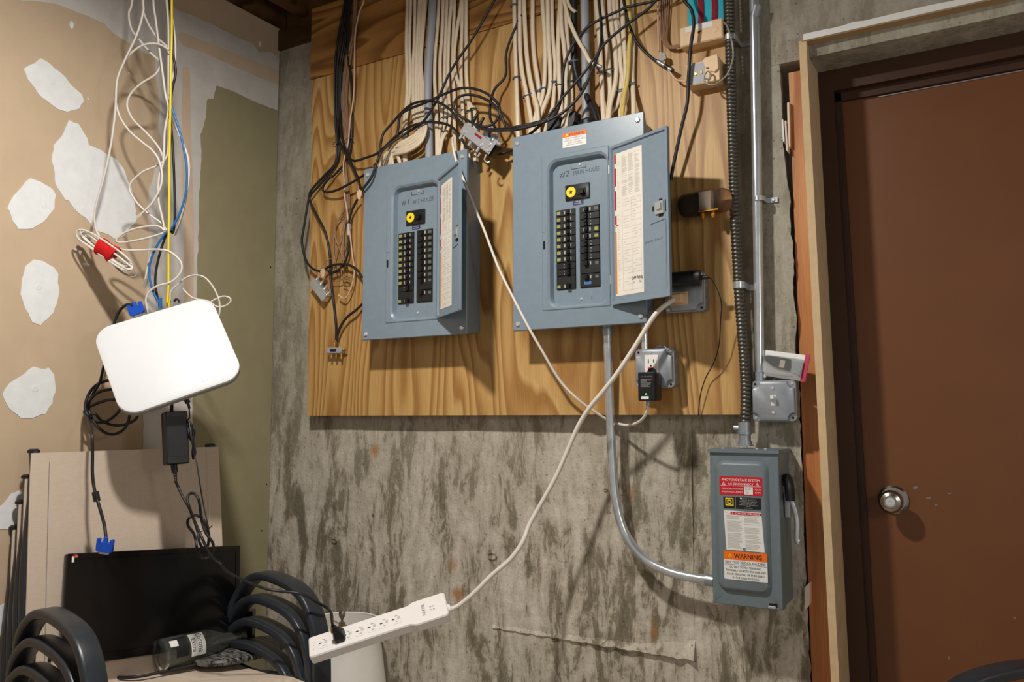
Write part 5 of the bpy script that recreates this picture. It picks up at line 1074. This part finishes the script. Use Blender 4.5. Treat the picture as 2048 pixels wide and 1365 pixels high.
# its foot, lying separately on the seat
zs_ = DZ*3+.345
bc_ = HZ(489, 1298, zs_+.016)
ms = thing('monitor_stand', (bc_.x, bc_.y, zs_), 'dusty black oval monitor foot with square neck on the chair seat', 'monitor stand')
e1 = (HZ(577, 1270, zs_+.016)-HZ(401, 1322, zs_+.016)); L_ = e1.length/2; e1.normalize(); e2 = Vector((0, 0, 1)).cross(e1)
sf = FR(bc_, e1, e2, (0, 0, 1))
ell = lambda r, z, k=1.0: [(L_*r*math.cos(i*math.pi/18), min(L_*.85, .085)*r*k*math.sin(i*math.pi/18), z) for i in range(36)]
MB(sf).loft([ell(.96, -.012), ell(1, -.008), ell(1, -.002), ell(.96, .003), ell(.6, .006)]).obj('base', 'dusty_black', ms)
np_ = HZ(486, 1285, zs_+.022); nf = FR(np_, (RT-Vector((0, 0, RT.z))).normalized(), (0, 0, 1)); 
MB(nf).rects([(-.028, .026, -.004, .088, .003, -.03), (-.028, .026, -.004, .088, .003, 0)]).obj('neck', 'black_gloss', ms)
cable('seat_cord', [HZ(*p, z) for p, z in (((215, 1356), zs_), ((270, 1355), zs_+.004), ((327, 1344), zs_+.006), ((400, 1328), zs_+.008), ((434, 1314), zs_+.016), ((447, 1300), zs_+.022), ((454, 1290), zs_+.024))], .0042, 'black_rubber', 'black cord lying along the chair seat past the glass bottle', 'cord')
cable('seat_cord', qp(zm(0, 860, 2.704, [(268, 1250), (275, 1215), (300, 1190), (345, 1200), (392, 1235)]), [2.02, 2.04, 2.06, 2.08, 2.1]), .0045, 'black_rubber', 'short black cord arched under the chair arm', 'cord')
# ---- glass bottle
b0 = HZ(318, 1312, zs_+.043); b1 = HZ(470, 1277, zs_+.043)
ax = (b1-b0).normalized(); gb_ = thing('glass_bottle', (b0.x, b0.y, zs_), 'empty clear beer bottle with white label lying on the chair seat', 'bottle')
RB = .042; KB = 1.377
MB().lathe([(r*KB, h*1.08) for r, h in ((.012, .004), (.026, .0), (.0295, .003), (.0305, .008), (.0305, .115), (.029, .13), (.022, .155), (.0155, .175), (.0135, .20), (.0133, .222), (.0145, .223), (.0145, .232), (.012, .232), (.0105, .222), (.0110, .20), (.0130, .176), (.0195, .155), (.0265, .13), (.0282, .115), (.0282, .012), (.022, .006))], b0, ax, 32).obj('glass', 'glass', gb_, 50)
ca = (CAM-b0).normalized(); ca = (ca-ax*ca.dot(ax)).normalized(); cb = ax.cross(ca)
if cb.z < 0: cb = -cb
def onb(s, ang, r): return b0+ax*s+(ca*math.cos(ang)+cb*math.sin(ang))*r
def curved(s0, s1, a0, a1, r, name, m_, parent):
    m = MB(); n = 14; vs = []
    for i in range(n+1):
        a = a0+(a1-a0)*i/n
        for (s, rr_) in ((s0, r), (s1, r), (s0, r+.0004), (s1, r+.0004)): vs.append(onb(s, a, rr_))
    fs = []
    for i in range(n):
        q = 4*i; fs += [(q, q+1, q+5, q+4), (q+2, q+6, q+7, q+3), (q, q+4, q+6, q+2), (q+1, q+3, q+7, q+5)]
    fs += [(0, 2, 3, 1), (4*n, 4*n+1, 4*n+3, 4*n+2)]
    return m.add(vs, fs).obj(name, m_, parent)
lbw = curved(.070, .112, -.55, 1.0, RB+.0002, 'white_label', 'sticker_white', gb_); curved(.028, .063, -.4, 1.0, RB+.0002, 'dark_print', 'ink_black', gb_); curved(.014, .036, .3, .75, RB+.0007, 'small_label', 'strip_white', gb_)
def btext(s, sc_, a_c, w, h):
    o = text(s, WORLD, 0, 0, w, h, 0, 'ink_black', lbw); off = wloc(lbw)
    for v in o.data.vertices:            # reads round the bottle
        q = v.co+off; v.co = onb(sc_+q.y, a_c+.2-q.x/RB, RB+.0008)-off
btext('Corona', .099, .1, .056, .016); btext('Extra', .079, -.05, .036, .012)

# ---- lamp shade behind the power strip
lc = Q(684, 1243, 2.45); SR = .108
ls = thing('table_lamp', (lc.x, lc.y, 0), 'white fabric lamp with open wire-topped shade between chairs and concrete', 'lamp')
zt_ = lc.z
prof_ = [(SR+(.150-SR)*t, -.33*t) for t in [i/8 for i in range(9)]]
MB().lathe([(r, h) for r, h in prof_]+[(r-.002, h) for r, h in reversed(prof_)], (lc.x, lc.y, zt_), (0, 0, 1), 40, False).obj('shade', 'shade_cloth', ls, 60)
MB().tube([Vector((lc.x+(SR)*math.cos(i*math.pi/16), lc.y+SR*math.sin(i*math.pi/16), zt_)) for i in range(32)], .0028, n=8, sub=2, closed=True).obj('rim_wire', 'strip_white', ls)
for i in range(3):
    a = .55+i*2*math.pi/3; MB().tube([Vector((lc.x, lc.y, zt_-.012)), Vector((lc.x+SR*.9*math.cos(a), lc.y+SR*.9*math.sin(a), zt_-.014)), Vector((lc.x+SR*math.cos(a), lc.y+SR*math.sin(a), zt_))], .0022, n=6).obj('spider_arm', 'brass', ls)
MB().lathe([(.004, -.30), (.004, -.012), (.010, -.012), (.010, -.004), (.004, -.002), (.004, .006), (.0095, .014), (.0105, .022), (.008, .030), (.002, .034)], (lc.x, lc.y, zt_), (0, 0, 1), 16).obj('finial', 'knob_metal', ls)
MB().lathe([(.085, 0), (.085, .02), (.03, .04), (.035, .12), (.055, .2), (.03, zt_-.31), (.012, zt_-.29)], (lc.x, lc.y, 0), (0, 0, 1), 24).obj('base', 'brass', ls)

# ---- power strip
A = Q(617, 1296, SZ0); B = Q(893, 1206, SZ1)
ex = (B-A); Ls = ex.length; ex.normalize(); tc = (CAM-A.lerp(B, .5)).normalized()
n0 = (tc*.66+Vector((0, 0, 1))*.75); n0 = (n0-ex*n0.dot(ex)).normalized(); ey = n0.cross(ex)
pf = FR(A, ex, ey, n0); hw = .031; TH_ = .030
ps = thing('power_strip', A, 'white multi-outlet power strip propped from chair seat to lamp shade', 'power strip')
def outline(k=0.0):
    x1_ = Ls*.72; x2 = Ls*.765; H2 = hw*1.22
    return [(0+k, -hw+.005), (.005, -hw+k), (x1_, -hw+k), (x2, -H2+k), (Ls-.005, -H2+k), (Ls-k, -H2+.005), (Ls-k, H2-.005), (Ls-.005, H2-k), (x2, H2-k), (x1_, hw-k), (.005, hw-k), (0+k, hw-.005)]
MB(pf).loft([[(p[0], p[1], -TH_) for p in outline(.003)], [(p[0], p[1], -TH_+.003) for p in outline()], [(p[0], p[1], -.003) for p in outline()], [(p[0], p[1], 0) for p in outline(.0025)]]).obj('housing', 'strip_white', ps, 20)
print('strip', Ls)
for i in range(7):
    cx = Ls*(.105+.0875*i)
    if i == 1: continue
    oc = MB(pf).rects([(cx-.013, cx+.013, -.016, .016, .004, -.0002), (cx-.0125, cx+.0125, -.0155, .0155, .004, .0008)]).obj('outlet', 'strip_white', ps)
    MB(pf).box(cx+.003, cx+.0105, -.003, .0055, .0006, .0012).obj('ground_cover', 'pale_grey', oc, 0); MB(pf).box(cx-.0105, cx-.0035, -.0015, .0015, .0006, .0011).obj('slot', 'ink_black', oc, 0)
    for yy in (-.009, .009): MB(pf).box(cx-.002, cx+.005, yy-.0008, yy+.0008, .0006, .0011).obj('slot', 'ink_grey', oc, 0)
text('BELKIN', FR(pf(Ls*.825, 0, 0), -ey, ex, n0) if False else FR(pf(Ls*.83, 0, 0), ey*-1, ex, n0), 0, 0, .034, .008, .0006, 'ink_grey', ps)
m = MB(pf); rnd = random.Random(1)
for i in range(4): MB(pf).box(Ls*(.875+.022*(i % 2)), Ls*(.875+.022*(i % 2))+.005, -.008+.010*(i//2), -.005+.010*(i//2), 0, .0006).obj('indicator_mark', 'ink_faint', ps, 0)
for i in range(4): MB(pf).box(.012+.004*(i % 2), .0135+.004*(i % 2), -.012+.006*i, -.009+.006*i, 0, .0004).obj('rating_mark', 'ink_faint', ps, 0)
m = MB(); m.tube([pf(Ls-.002, 0, -.014), B.lerp(Q(*strip_end, SZ1), .9), Q(903, 1217, SZ1)], .0085, n=10); m.obj('cord_grip', 'strip_white', ps)
pcx = Ls*(.105+.0875)+.012
bpg = thing('black_plug', pf(pcx, 0, 0), 'black three-prong plug standing in the white power strip', 'plug')
MB(pf).rects([(pcx-.014, pcx+.014, -.016, .016, .006, .0005), (pcx-.014, pcx+.014, -.016, .016, .006, .012), (pcx-.012, pcx+.010, -.012, .012, .006, .022), (pcx-.011, pcx+.004, -.007, .007, .005, .036), (pcx-.010, pcx+.001, -.005, .005, .004, .046)]).obj('plug_body', 'black_plastic', bpg, 40)
MB(pf).box(pcx-.0145, pcx-.012, -.006, .006, .028, .034).obj('brass_tab', 'brass', bpg, 0)
ptop = pf(pcx-.004, 0, .046)

# ================================================================== HANGING GEAR
k7 = lambda p: zm(160, 730, 3.413, p)
kz = lambda p: zm(150, 430, 5.934, p)
BZ = 2.29
GW = 'white network cables hanging from the ceiling'
def net(pts, z, label, m='cable_white', r=.0030, name='network_cable', group=GW): cable(name, qp(pts, z), r, m, label, 'cable', group)
UPX = lambda x: (x, -330)
net(k1([UPX(845), (850, 0), (850, 70), (815, 200), (740, 360), (695, 480), (685, 650), (660, 850), (620, 1040), (580, 1180), (560, 1270), (565, 1340)])+k2([(575, 190), (590, 215)]), BZ-.02, 'white network cable swinging wide left into the red-wrapped coil')
net(k1([UPX(790), (785, 0), (765, 80), (780, 170), (830, 240), (900, 320), (950, 372), (925, 440), (840, 495), (775, 560), (755, 630), (790, 710), (860, 780), (930, 860), (966, 930), (970, 1000)]), BZ+.02, 'white network cable in slack S-bends with a kink left of the yellow cable')
net(k1([UPX(838), (842, 0), (870, 120), (930, 220), (1000, 292), (1012, 400), (1008, 500)]), BZ+.015, 'white network cable crossing diagonally into the yellow and black bundle')
net(k1([(1004, 297), (950, 265), (880, 260), (810, 290), (750, 350), (702, 450), (686, 580), (710, 690), (770, 780), (850, 850), (900, 890), (942, 950), (962, 1040), (950, 1120), (900, 1210), (828, 1280)]), BZ-.01, 'white network cable looping far left and ending in a clear plug')
net(k1([UPX(905), (910, 0), (925, 120), (945, 280), (965, 430), (982, 560), (1000, 650), (978, 780), (970, 960), (945, 1050), (940, 1180), (965, 1300), (978, 1380)]), BZ, 'white network cable weaving close beside the yellow cable')
net(k1([UPX(985), (990, 0), (1000, 150), (1000, 400), (1000, 640), (1000, 850), (985, 940), (930, 985), (850, 1020), (782, 1080), (770, 1130), (810, 1200), (880, 1270), (950, 1320), (992, 1370)]), BZ+.01, 'white network cable with a low loop just above the red-wrapped coil')
net(k1([UPX(975), (985, 0), (1020, 100), (1040, 250), (1036, 400), (1010, 540), (1012, 680), (1062, 800), (1112, 920), (1122, 1030), (1106, 1160), (1080, 1280), (1040, 1400)]), BZ+.025, 'white network cable following the blue cable bulge')
net(k1([UPX(1020), (1020, 0), (1020, 200), (1015, 400), (1012, 600), (1008, 800), (1005, 1000), (1005, 1200), (1002, 1365)])+k2([(1000, 300), (1000, 500), (993, 610)]), BZ-.015, 'bright yellow network cable hanging straight into the white router', 'cable_yellow', .0032, 'yellow_cable', None)
net(k1([UPX(1000), (1008, 0), (1022, 150), (1030, 330), (1043, 430), (1020, 540), (1008, 660), (1020, 800), (1030, 950), (1035, 1100), (1038, 1270), (1028, 1380)])+k2([(1000, 180), (960, 280), (930, 400), (922, 500), (940, 605)]), BZ, 'black network cable beside the yellow one into the white router', 'black_rubber', .0034, 'black_cable', None)
net(k1([(1008, 560), (1020, 640), (1060, 760), (1090, 880), (1108, 1000), (1105, 1130), (1070, 1260), (1015, 1360)])+k2([(980, 200), (922, 290), (892, 370), (886, 450), (905, 530), (938, 608)]), BZ-.01, 'blue network cable bulging right then crossing to the router', 'cable_blue', .0032, 'blue_cable', None)
net(k2([(978, 182), (930, 155), (830, 165), (740, 195), (692, 235), (702, 252), (770, 248), (880, 225), (968, 198)]), BZ-.012, 'white network cable doubled back in a flat loop beside the red wrap')
net(k2([(700, 290), (760, 300), (850, 298), (930, 295), (1000, 305), (1060, 350), (1080, 400), (1060, 450), (1010, 490), (940, 510), (892, 540), (866, 590), (872, 650)]), BZ-.018, 'white network cable from the coil curling round to plug into the router top')
net(k2([(1010, 610), (1014, 545), (1060, 500), (1100, 465), (1150, 448), (1210, 458), (1260, 510), (1295, 580), (1306, 640), (1300, 690)]), BZ+.03, 'thin white cable arched over the right corner of the router', r=.0024)
net(k2([(1240, 612), (1310, 576), (1356, 578), (1370, 600), (1340, 628), (1290, 635), (1230, 600), (1150, 585), (1100, 545), (1085, 525)]), BZ+.035, 'thin white cable in a small loop beside the right corner of the router', r=.0024)
for (p, q, z, lb, m) in ((k1([(838, 1272)])[0], k1([(812, 1292)])[0], BZ-.01, 'clear plug on the loose white cable end above the coil', 'cable_white'), (kz([(850, 760)])[0], kz([(820, 860)])[0], BZ+.02, 'clear plug dangling left of the blue cable', 'cable_grey')):
    tag(MB().tube(qp([p, q], z), .0052, .004, None, 4, 2).obj('network_plug', m, None, 20), lb, 'plug', 'loose network plugs')
net(kz([(905, 470), (880, 560), (850, 680), (832, 790)]), BZ+.02, 'short white cable end hanging beside the blue cable')
# coil with red wrap
co = thing('cable_coil', Q(212, 500, BZ-.03), 'bundle of coiled white cable wrapped in red tape', 'cable coil')
c0 = Q(*kz([(375, 420)])[0], BZ-.03); la_ = (Q(*kz([(690, 640)])[0], BZ-.03)-c0); lh = la_.length; la_.normalize(); lw_ = fw.cross(la_).normalized()
pts = []; rnd = random.Random(4)
for t in range(8):
    kx, ky, dz = lh*rnd.uniform(.80, 1.05), rnd.uniform(.010, .024), rnd.uniform(-.012, .012)
    for i in range(10):
        a = 2*math.pi*i/10; ca_ = math.copysign(abs(math.cos(a))**.7, math.cos(a)); sq = 1-.35*(1-abs(ca_))
        pts.append(c0+la_*(kx*ca_)+lw_*(ky*math.sin(a)*sq+rnd.uniform(-.002, .002))+fw*(dz+.006*math.cos(a+t)))
MB().tube(pts, .0029, n=7, sub=4).obj('coiled_cable', 'cable_white', co, 60)
MB().tube([c0-la_*.025+lw_*.002, c0-la_*.012, c0+la_*.012-lw_*.001, c0+la_*.026], .0235, .019, fw, 14, 3, power=.85, rfun=lambda t: 1+.08*math.sin(t*9)).obj('red_wrap', 'red_wrap', co, 40)
tail = Q(*kz([(430, 560)])[0], BZ-.025)
cable('loose_tail', [tail]+qp(kz([(540, 670), (640, 725), (700, 740), (728, 700), (705, 640)]), BZ-.025), .0027, 'cable_grey', 'grey loose tail hooking under the red-wrapped coil', 'cable')
# router
rz = 2.2; pxm = rz/F
def rvec(a_, b_):
    return Q(456, 672, rz+a_)-Q(214, 750, rz-a_), Q(368, 788, rz-b_)-Q(302, 621, rz+b_)
rb_ = .055; ra_ = min((i*.001 for i in range(-60, 140)), key=lambda a_: abs(rvec(a_, rb_)[0].dot(rvec(a_, rb_)[1])))
v1, v2 = rvec(ra_, rb_); ce = (Q(456, 672, rz+ra_)+Q(214, 750, rz-ra_)+Q(368, 788, rz-rb_)+Q(302, 621, rz+rb_))/4
e1 = v1.normalized(); e2 = (v2-e1*v2.dot(e1)).normalized(); Lr, Wr = v1.length, v2.length; print('router', Lr, Wr, ra_)
rf = FR(ce, e1, -e2); rn = rf.z
if rn.dot(fw) > 0: rf.z = -rf.z
ro = thing('wifi_router', ce, 'large white rounded router hanging by its cables above the stacked chairs', 'router')
a, b = Lr/2, Wr/2; rad = .050
MB(rf).rects([(-a+.006, a-.006, -b+.006, b-.006, rad-.006, -.03), (-a, a, -b, b, rad, -.022), (-a, a, -b, b, rad, -.008)], True, False, n=10).obj('base', 'router_edge', ro, 40)
MB(rf).rects([(-a, a, -b, b, rad, -.008), (-a+.0008, a-.0008, -b+.0008, b-.0008, rad-.001, -.002), (-a+.004, a-.004, -b+.004, b-.004, rad-.004, 0)], False, True, n=10).obj('top_shell', 'router_white', ro, 40)
text('aruba', rf, 0, .002, .034, .009, .0002, 'sticker_white', ro, 'embossed_logo')
for i in range(3):
    for j in range(2): MB(rf).box(a*.34+.011*i-.001, a*.34+.011*i+.001, -b+.022+.006*j, -b+.0235+.006*j, 0, .0003).obj('indicator_mark', 'ink_faint', ro, 0)
for px_, m_, lb_ in (((kz([(1010, 1060)])[0]), 'cable_blue', 'dark plug of the blue and black cables on the router top'), ((kz([(1105, 1040)])[0]), 'cable_yellow', 'yellow plug on the router top'), ((kz([(850, 1120)])[0]), 'cable_white', 'white plug on the router top')):
    p = Q(*px_, BZ); tag(MB().tube([p+UP*.018, p-UP*.012], .0052, .0045, None, 8, 2, power=.8).obj('network_plug', m_, None, 30), lb_, 'plug')
cable('small_cord', qp(kz([(1240, 1040), (1225, 1010), (1195, 1005), (1175, 1030)]), BZ+.02), .003, 'black_rubber', 'small black cord loop peeking over the router top', 'cord')
# VGA cable
def vga(cpx, z, up, side, label, face=False):
    c = Q(*cpx, z); f = FR(c, side, up); t = thing('video_plug', c, label, 'plug', 'blue video plugs')
    if f.z.dot(fw) > 0: f.z = -f.z
    MB(f).prism([(-.0165, -.012), (.0165, -.012), (.0165, .004), (.010, .012), (-.010, .012), (-.0165, .004)], -.007, .007).obj('hood', 'plug_blue', t, 0)
    for s in (-1, 1): MB(f).rects([(s*.0165-.0035, s*.0165+.0035, -.010, .020, .001, -.0055), (s*.0165-.0035, s*.0165+.0035, -.010, .020, .001, .0055)], n=2).obj('thumb_screw', 'plug_blue', t)
    MB().tube([f(0, .010, 0), f(0, .024, 0)], .0055, n=10, sub=2).obj('strain_relief', 'plug_blue', t)
    MB(f).plate(-.012, .012, -.018, -.012, -.004, .004, .002).obj('shield', 'steel', t)
    return f
ua = math.radians(-8)
u_ = (UP*math.cos(math.radians(20))-RT*math.sin(math.radians(20))); s_ = (RT*math.cos(math.radians(20))+UP*math.sin(math.radians(20)))
vga((273, 621), BZ-.03, (UP*.94-RT*.0+RT*-.34).normalized(), (RT*.94+UP*.34).normalized(), 'blue video plug poking up behind the router top edge')
vp = k7([(170, 1245)])[0]
vga(vp, 2.04, (UP*.98+RT*.12).normalized(), (RT*.98-UP*.12).normalized(), 'blue video plug resting on the top edge of the monitor')
vc = [(266, 612), (258, 609), (248, 613), (238, 624), (229, 645), (215, 700)]+k7([(155, 40), (135, 120), (95, 190), (60, 265), (66, 330), (100, 400), (160, 458), (222, 475), (282, 455), (322, 405), (345, 310), (330, 220), (250, 170), (150, 180), (90, 215), (50, 280), (52, 350), (92, 388), (155, 395), (222, 360), (285, 285), (300, 180), (240, 110), (180, 110), (110, 140), (60, 200), (36, 280), (52, 345), (100, 335), (150, 385), (235, 414), (320, 405), (385, 365), (390, 305), (340, 250), (200, 240), (80, 280), (30, 320), (58, 380), (80, 470), (85, 600), (85, 750), (100, 860), (112, 905), (135, 980), (165, 1090), (178, 1185)])
nvc = len(vc); zz_ = [2.275, 2.28, 2.285, 2.29, 2.29, 2.28, 2.27]+[2.255+.012*math.sin(i*.9) for i in range(nvc-16)]+[2.2, 2.12, 2.11, 2.10, 2.09, 2.08, 2.07, 2.06, 2.045]
cable('video_cable', qp(vc, zz_[:nvc]), .0040, 'black_rubber', 'black video cable coiled behind the router and hanging to the monitor', 'cable', sub=5)
p = k7([(110, 900)])[0]; tag(MB().lathe([(.0045, -.013), (.0085, -.012), (.0085, .012), (.0045, .013)], Q(*p, 2.08), UP*.98-RT*.2, 14).obj('ferrite_bead', 'black_rubber', None, 25), 'black ferrite bead on the hanging video cable', 'bead')
# power brick
bz = 2.2; bt0, bt1 = Q(*k7([(625, 322)])[0], bz), Q(*k7([(640, 682)])[0], bz-.02)
up_ = (bt0-bt1); Lb2 = up_.length; up_.normalize(); sd2 = (RT*.80+fw*.60); sd2 = (sd2-up_*sd2.dot(up_)).normalized(); bfm = FR(bt1, sd2, up_)
if bfm.z.dot(fw) > 0: bfm.z = -bfm.z
pbk = thing('power_brick', bt1, 'black power brick dangling under the router', 'power brick'); print('brick', Lb2)
MB(bfm).rects([(-.022, .036, 0, Lb2, .004, -.02), (-.022, .036, 0, Lb2, .004, .016), (-.019, .033, .003, Lb2-.003, .003, .02)]).obj('housing', 'black_plastic', pbk)
MB(bfm).plate(-.016, .030, Lb2*.14, Lb2*.9, .0195, .0205, .001, .0003).obj('label_panel', 'black_rubber', pbk)
def relief(p, q, name='strain_relief'):
    n = 14; MB().tube([p.lerp(q, i/n) for i in range(n+1)], .006, n=8, raw=True, rfun=lambda t: (1.0 if int(round(t*n)) % 2 else .72)*(1-.35*t)).obj(name, 'black_rubber', pbk, 30)
relief(bt0, Q(*k7([(628, 240)])[0], bz)); MB().tube([bt1, Q(*k7([(648, 735)])[0], bz-.02)], .0085, .0065, None, 10, 2).obj('inlet_plug', 'black_plastic', pbk); relief(Q(*k7([(648, 735)])[0], bz-.02), Q(*k7([(655, 808)])[0], bz-.02))
cable('router_lead', qp(k7([(628, 245), (632, 200), (625, 120)]), [bz, bz+.02, bz+.04]), .0028, 'black_rubber', 'short black lead from the power brick up behind the router', 'cord')
fig = k7([(652, 795), (672, 840), (700, 900), (740, 968), (770, 1040), (800, 1130), (815, 1210), (840, 1250), (870, 1240), (880, 1170), (862, 1100), (832, 1045), (775, 1028), (738, 1058), (738, 1100), (775, 1150), (790, 1200), (800, 1260), (825, 1312), (868, 1322), (908, 1280), (905, 1215), (860, 1150), (835, 1080), (822, 1000), (812, 930), (785, 882), (748, 882), (732, 920), (745, 970), (770, 1040), (805, 1120), (845, 1210), (880, 1285), (930, 1345)])
mc = [(440, 1128), (454, 1144), (492, 1163), (538, 1180), (600, 1188), (630, 1203), (660, 1222)]
nf_ = len(fig); zf_ = [2.17-.10*i/nf_+.008*math.sin(i*1.7) for i in range(nf_)]
cable('mains_cord', qp(fig, zf_)+qp(mc, [2.07, 2.08, 2.1, 2.12, 2.12, 2.14, 2.16])+[ptop+n0*.006], .0036, 'black_rubber', 'black mains cord tied in a figure eight then running to the power strip plug', 'cord', sub=5)
cable('twist_tie', qp(k7([(806, 1140), (840, 1135), (880, 1118), (902, 1098)]), 2.06), .0013, 'black_rubber', 'thin black twist tie on the figure eight cord', 'tie')
# usb lead with tied hank
ul = thing('usb_plug', Q(*k7([(720, 230)])[0], bz), 'small black usb plug under the router edge', 'plug')
MB().tube(qp(k7([(705, 200), (715, 215), (738, 262)]), bz), .0072, .005, None, 6, 2, power=.7).obj('plug_body', 'black_plastic', ul, 30); MB().tube(qp(k7([(738, 262), (747, 300)]), bz), .0035, n=8, sub=2).obj('strain_relief', 'black_rubber', ul)
hk = [(745, 295), (748, 360), (738, 375)]
for i in range(4): hk += [(725+6*i, 420), (735+5*i, 480), (768, 540-6*i), (765+4*i, 600), (772, 645), (790-4*i, 600), (775, 520), (785-6*i, 460), (765-3*i, 410), (745, 392)]
hk += [(760, 500), (780, 620), (795, 665), (815, 790), (840, 940), (865, 1060), (878, 1120), (876, 1190)]
cable('usb_cable', qp(k7(hk), [bz+.006*math.sin(i*2.3)-.06*max(0, i-40)/12 for i in range(len(hk))]), .0019, 'black_rubber', 'thin black usb cord tied in a hank and trailing to the monitor', 'cord', n=6, sub=4)
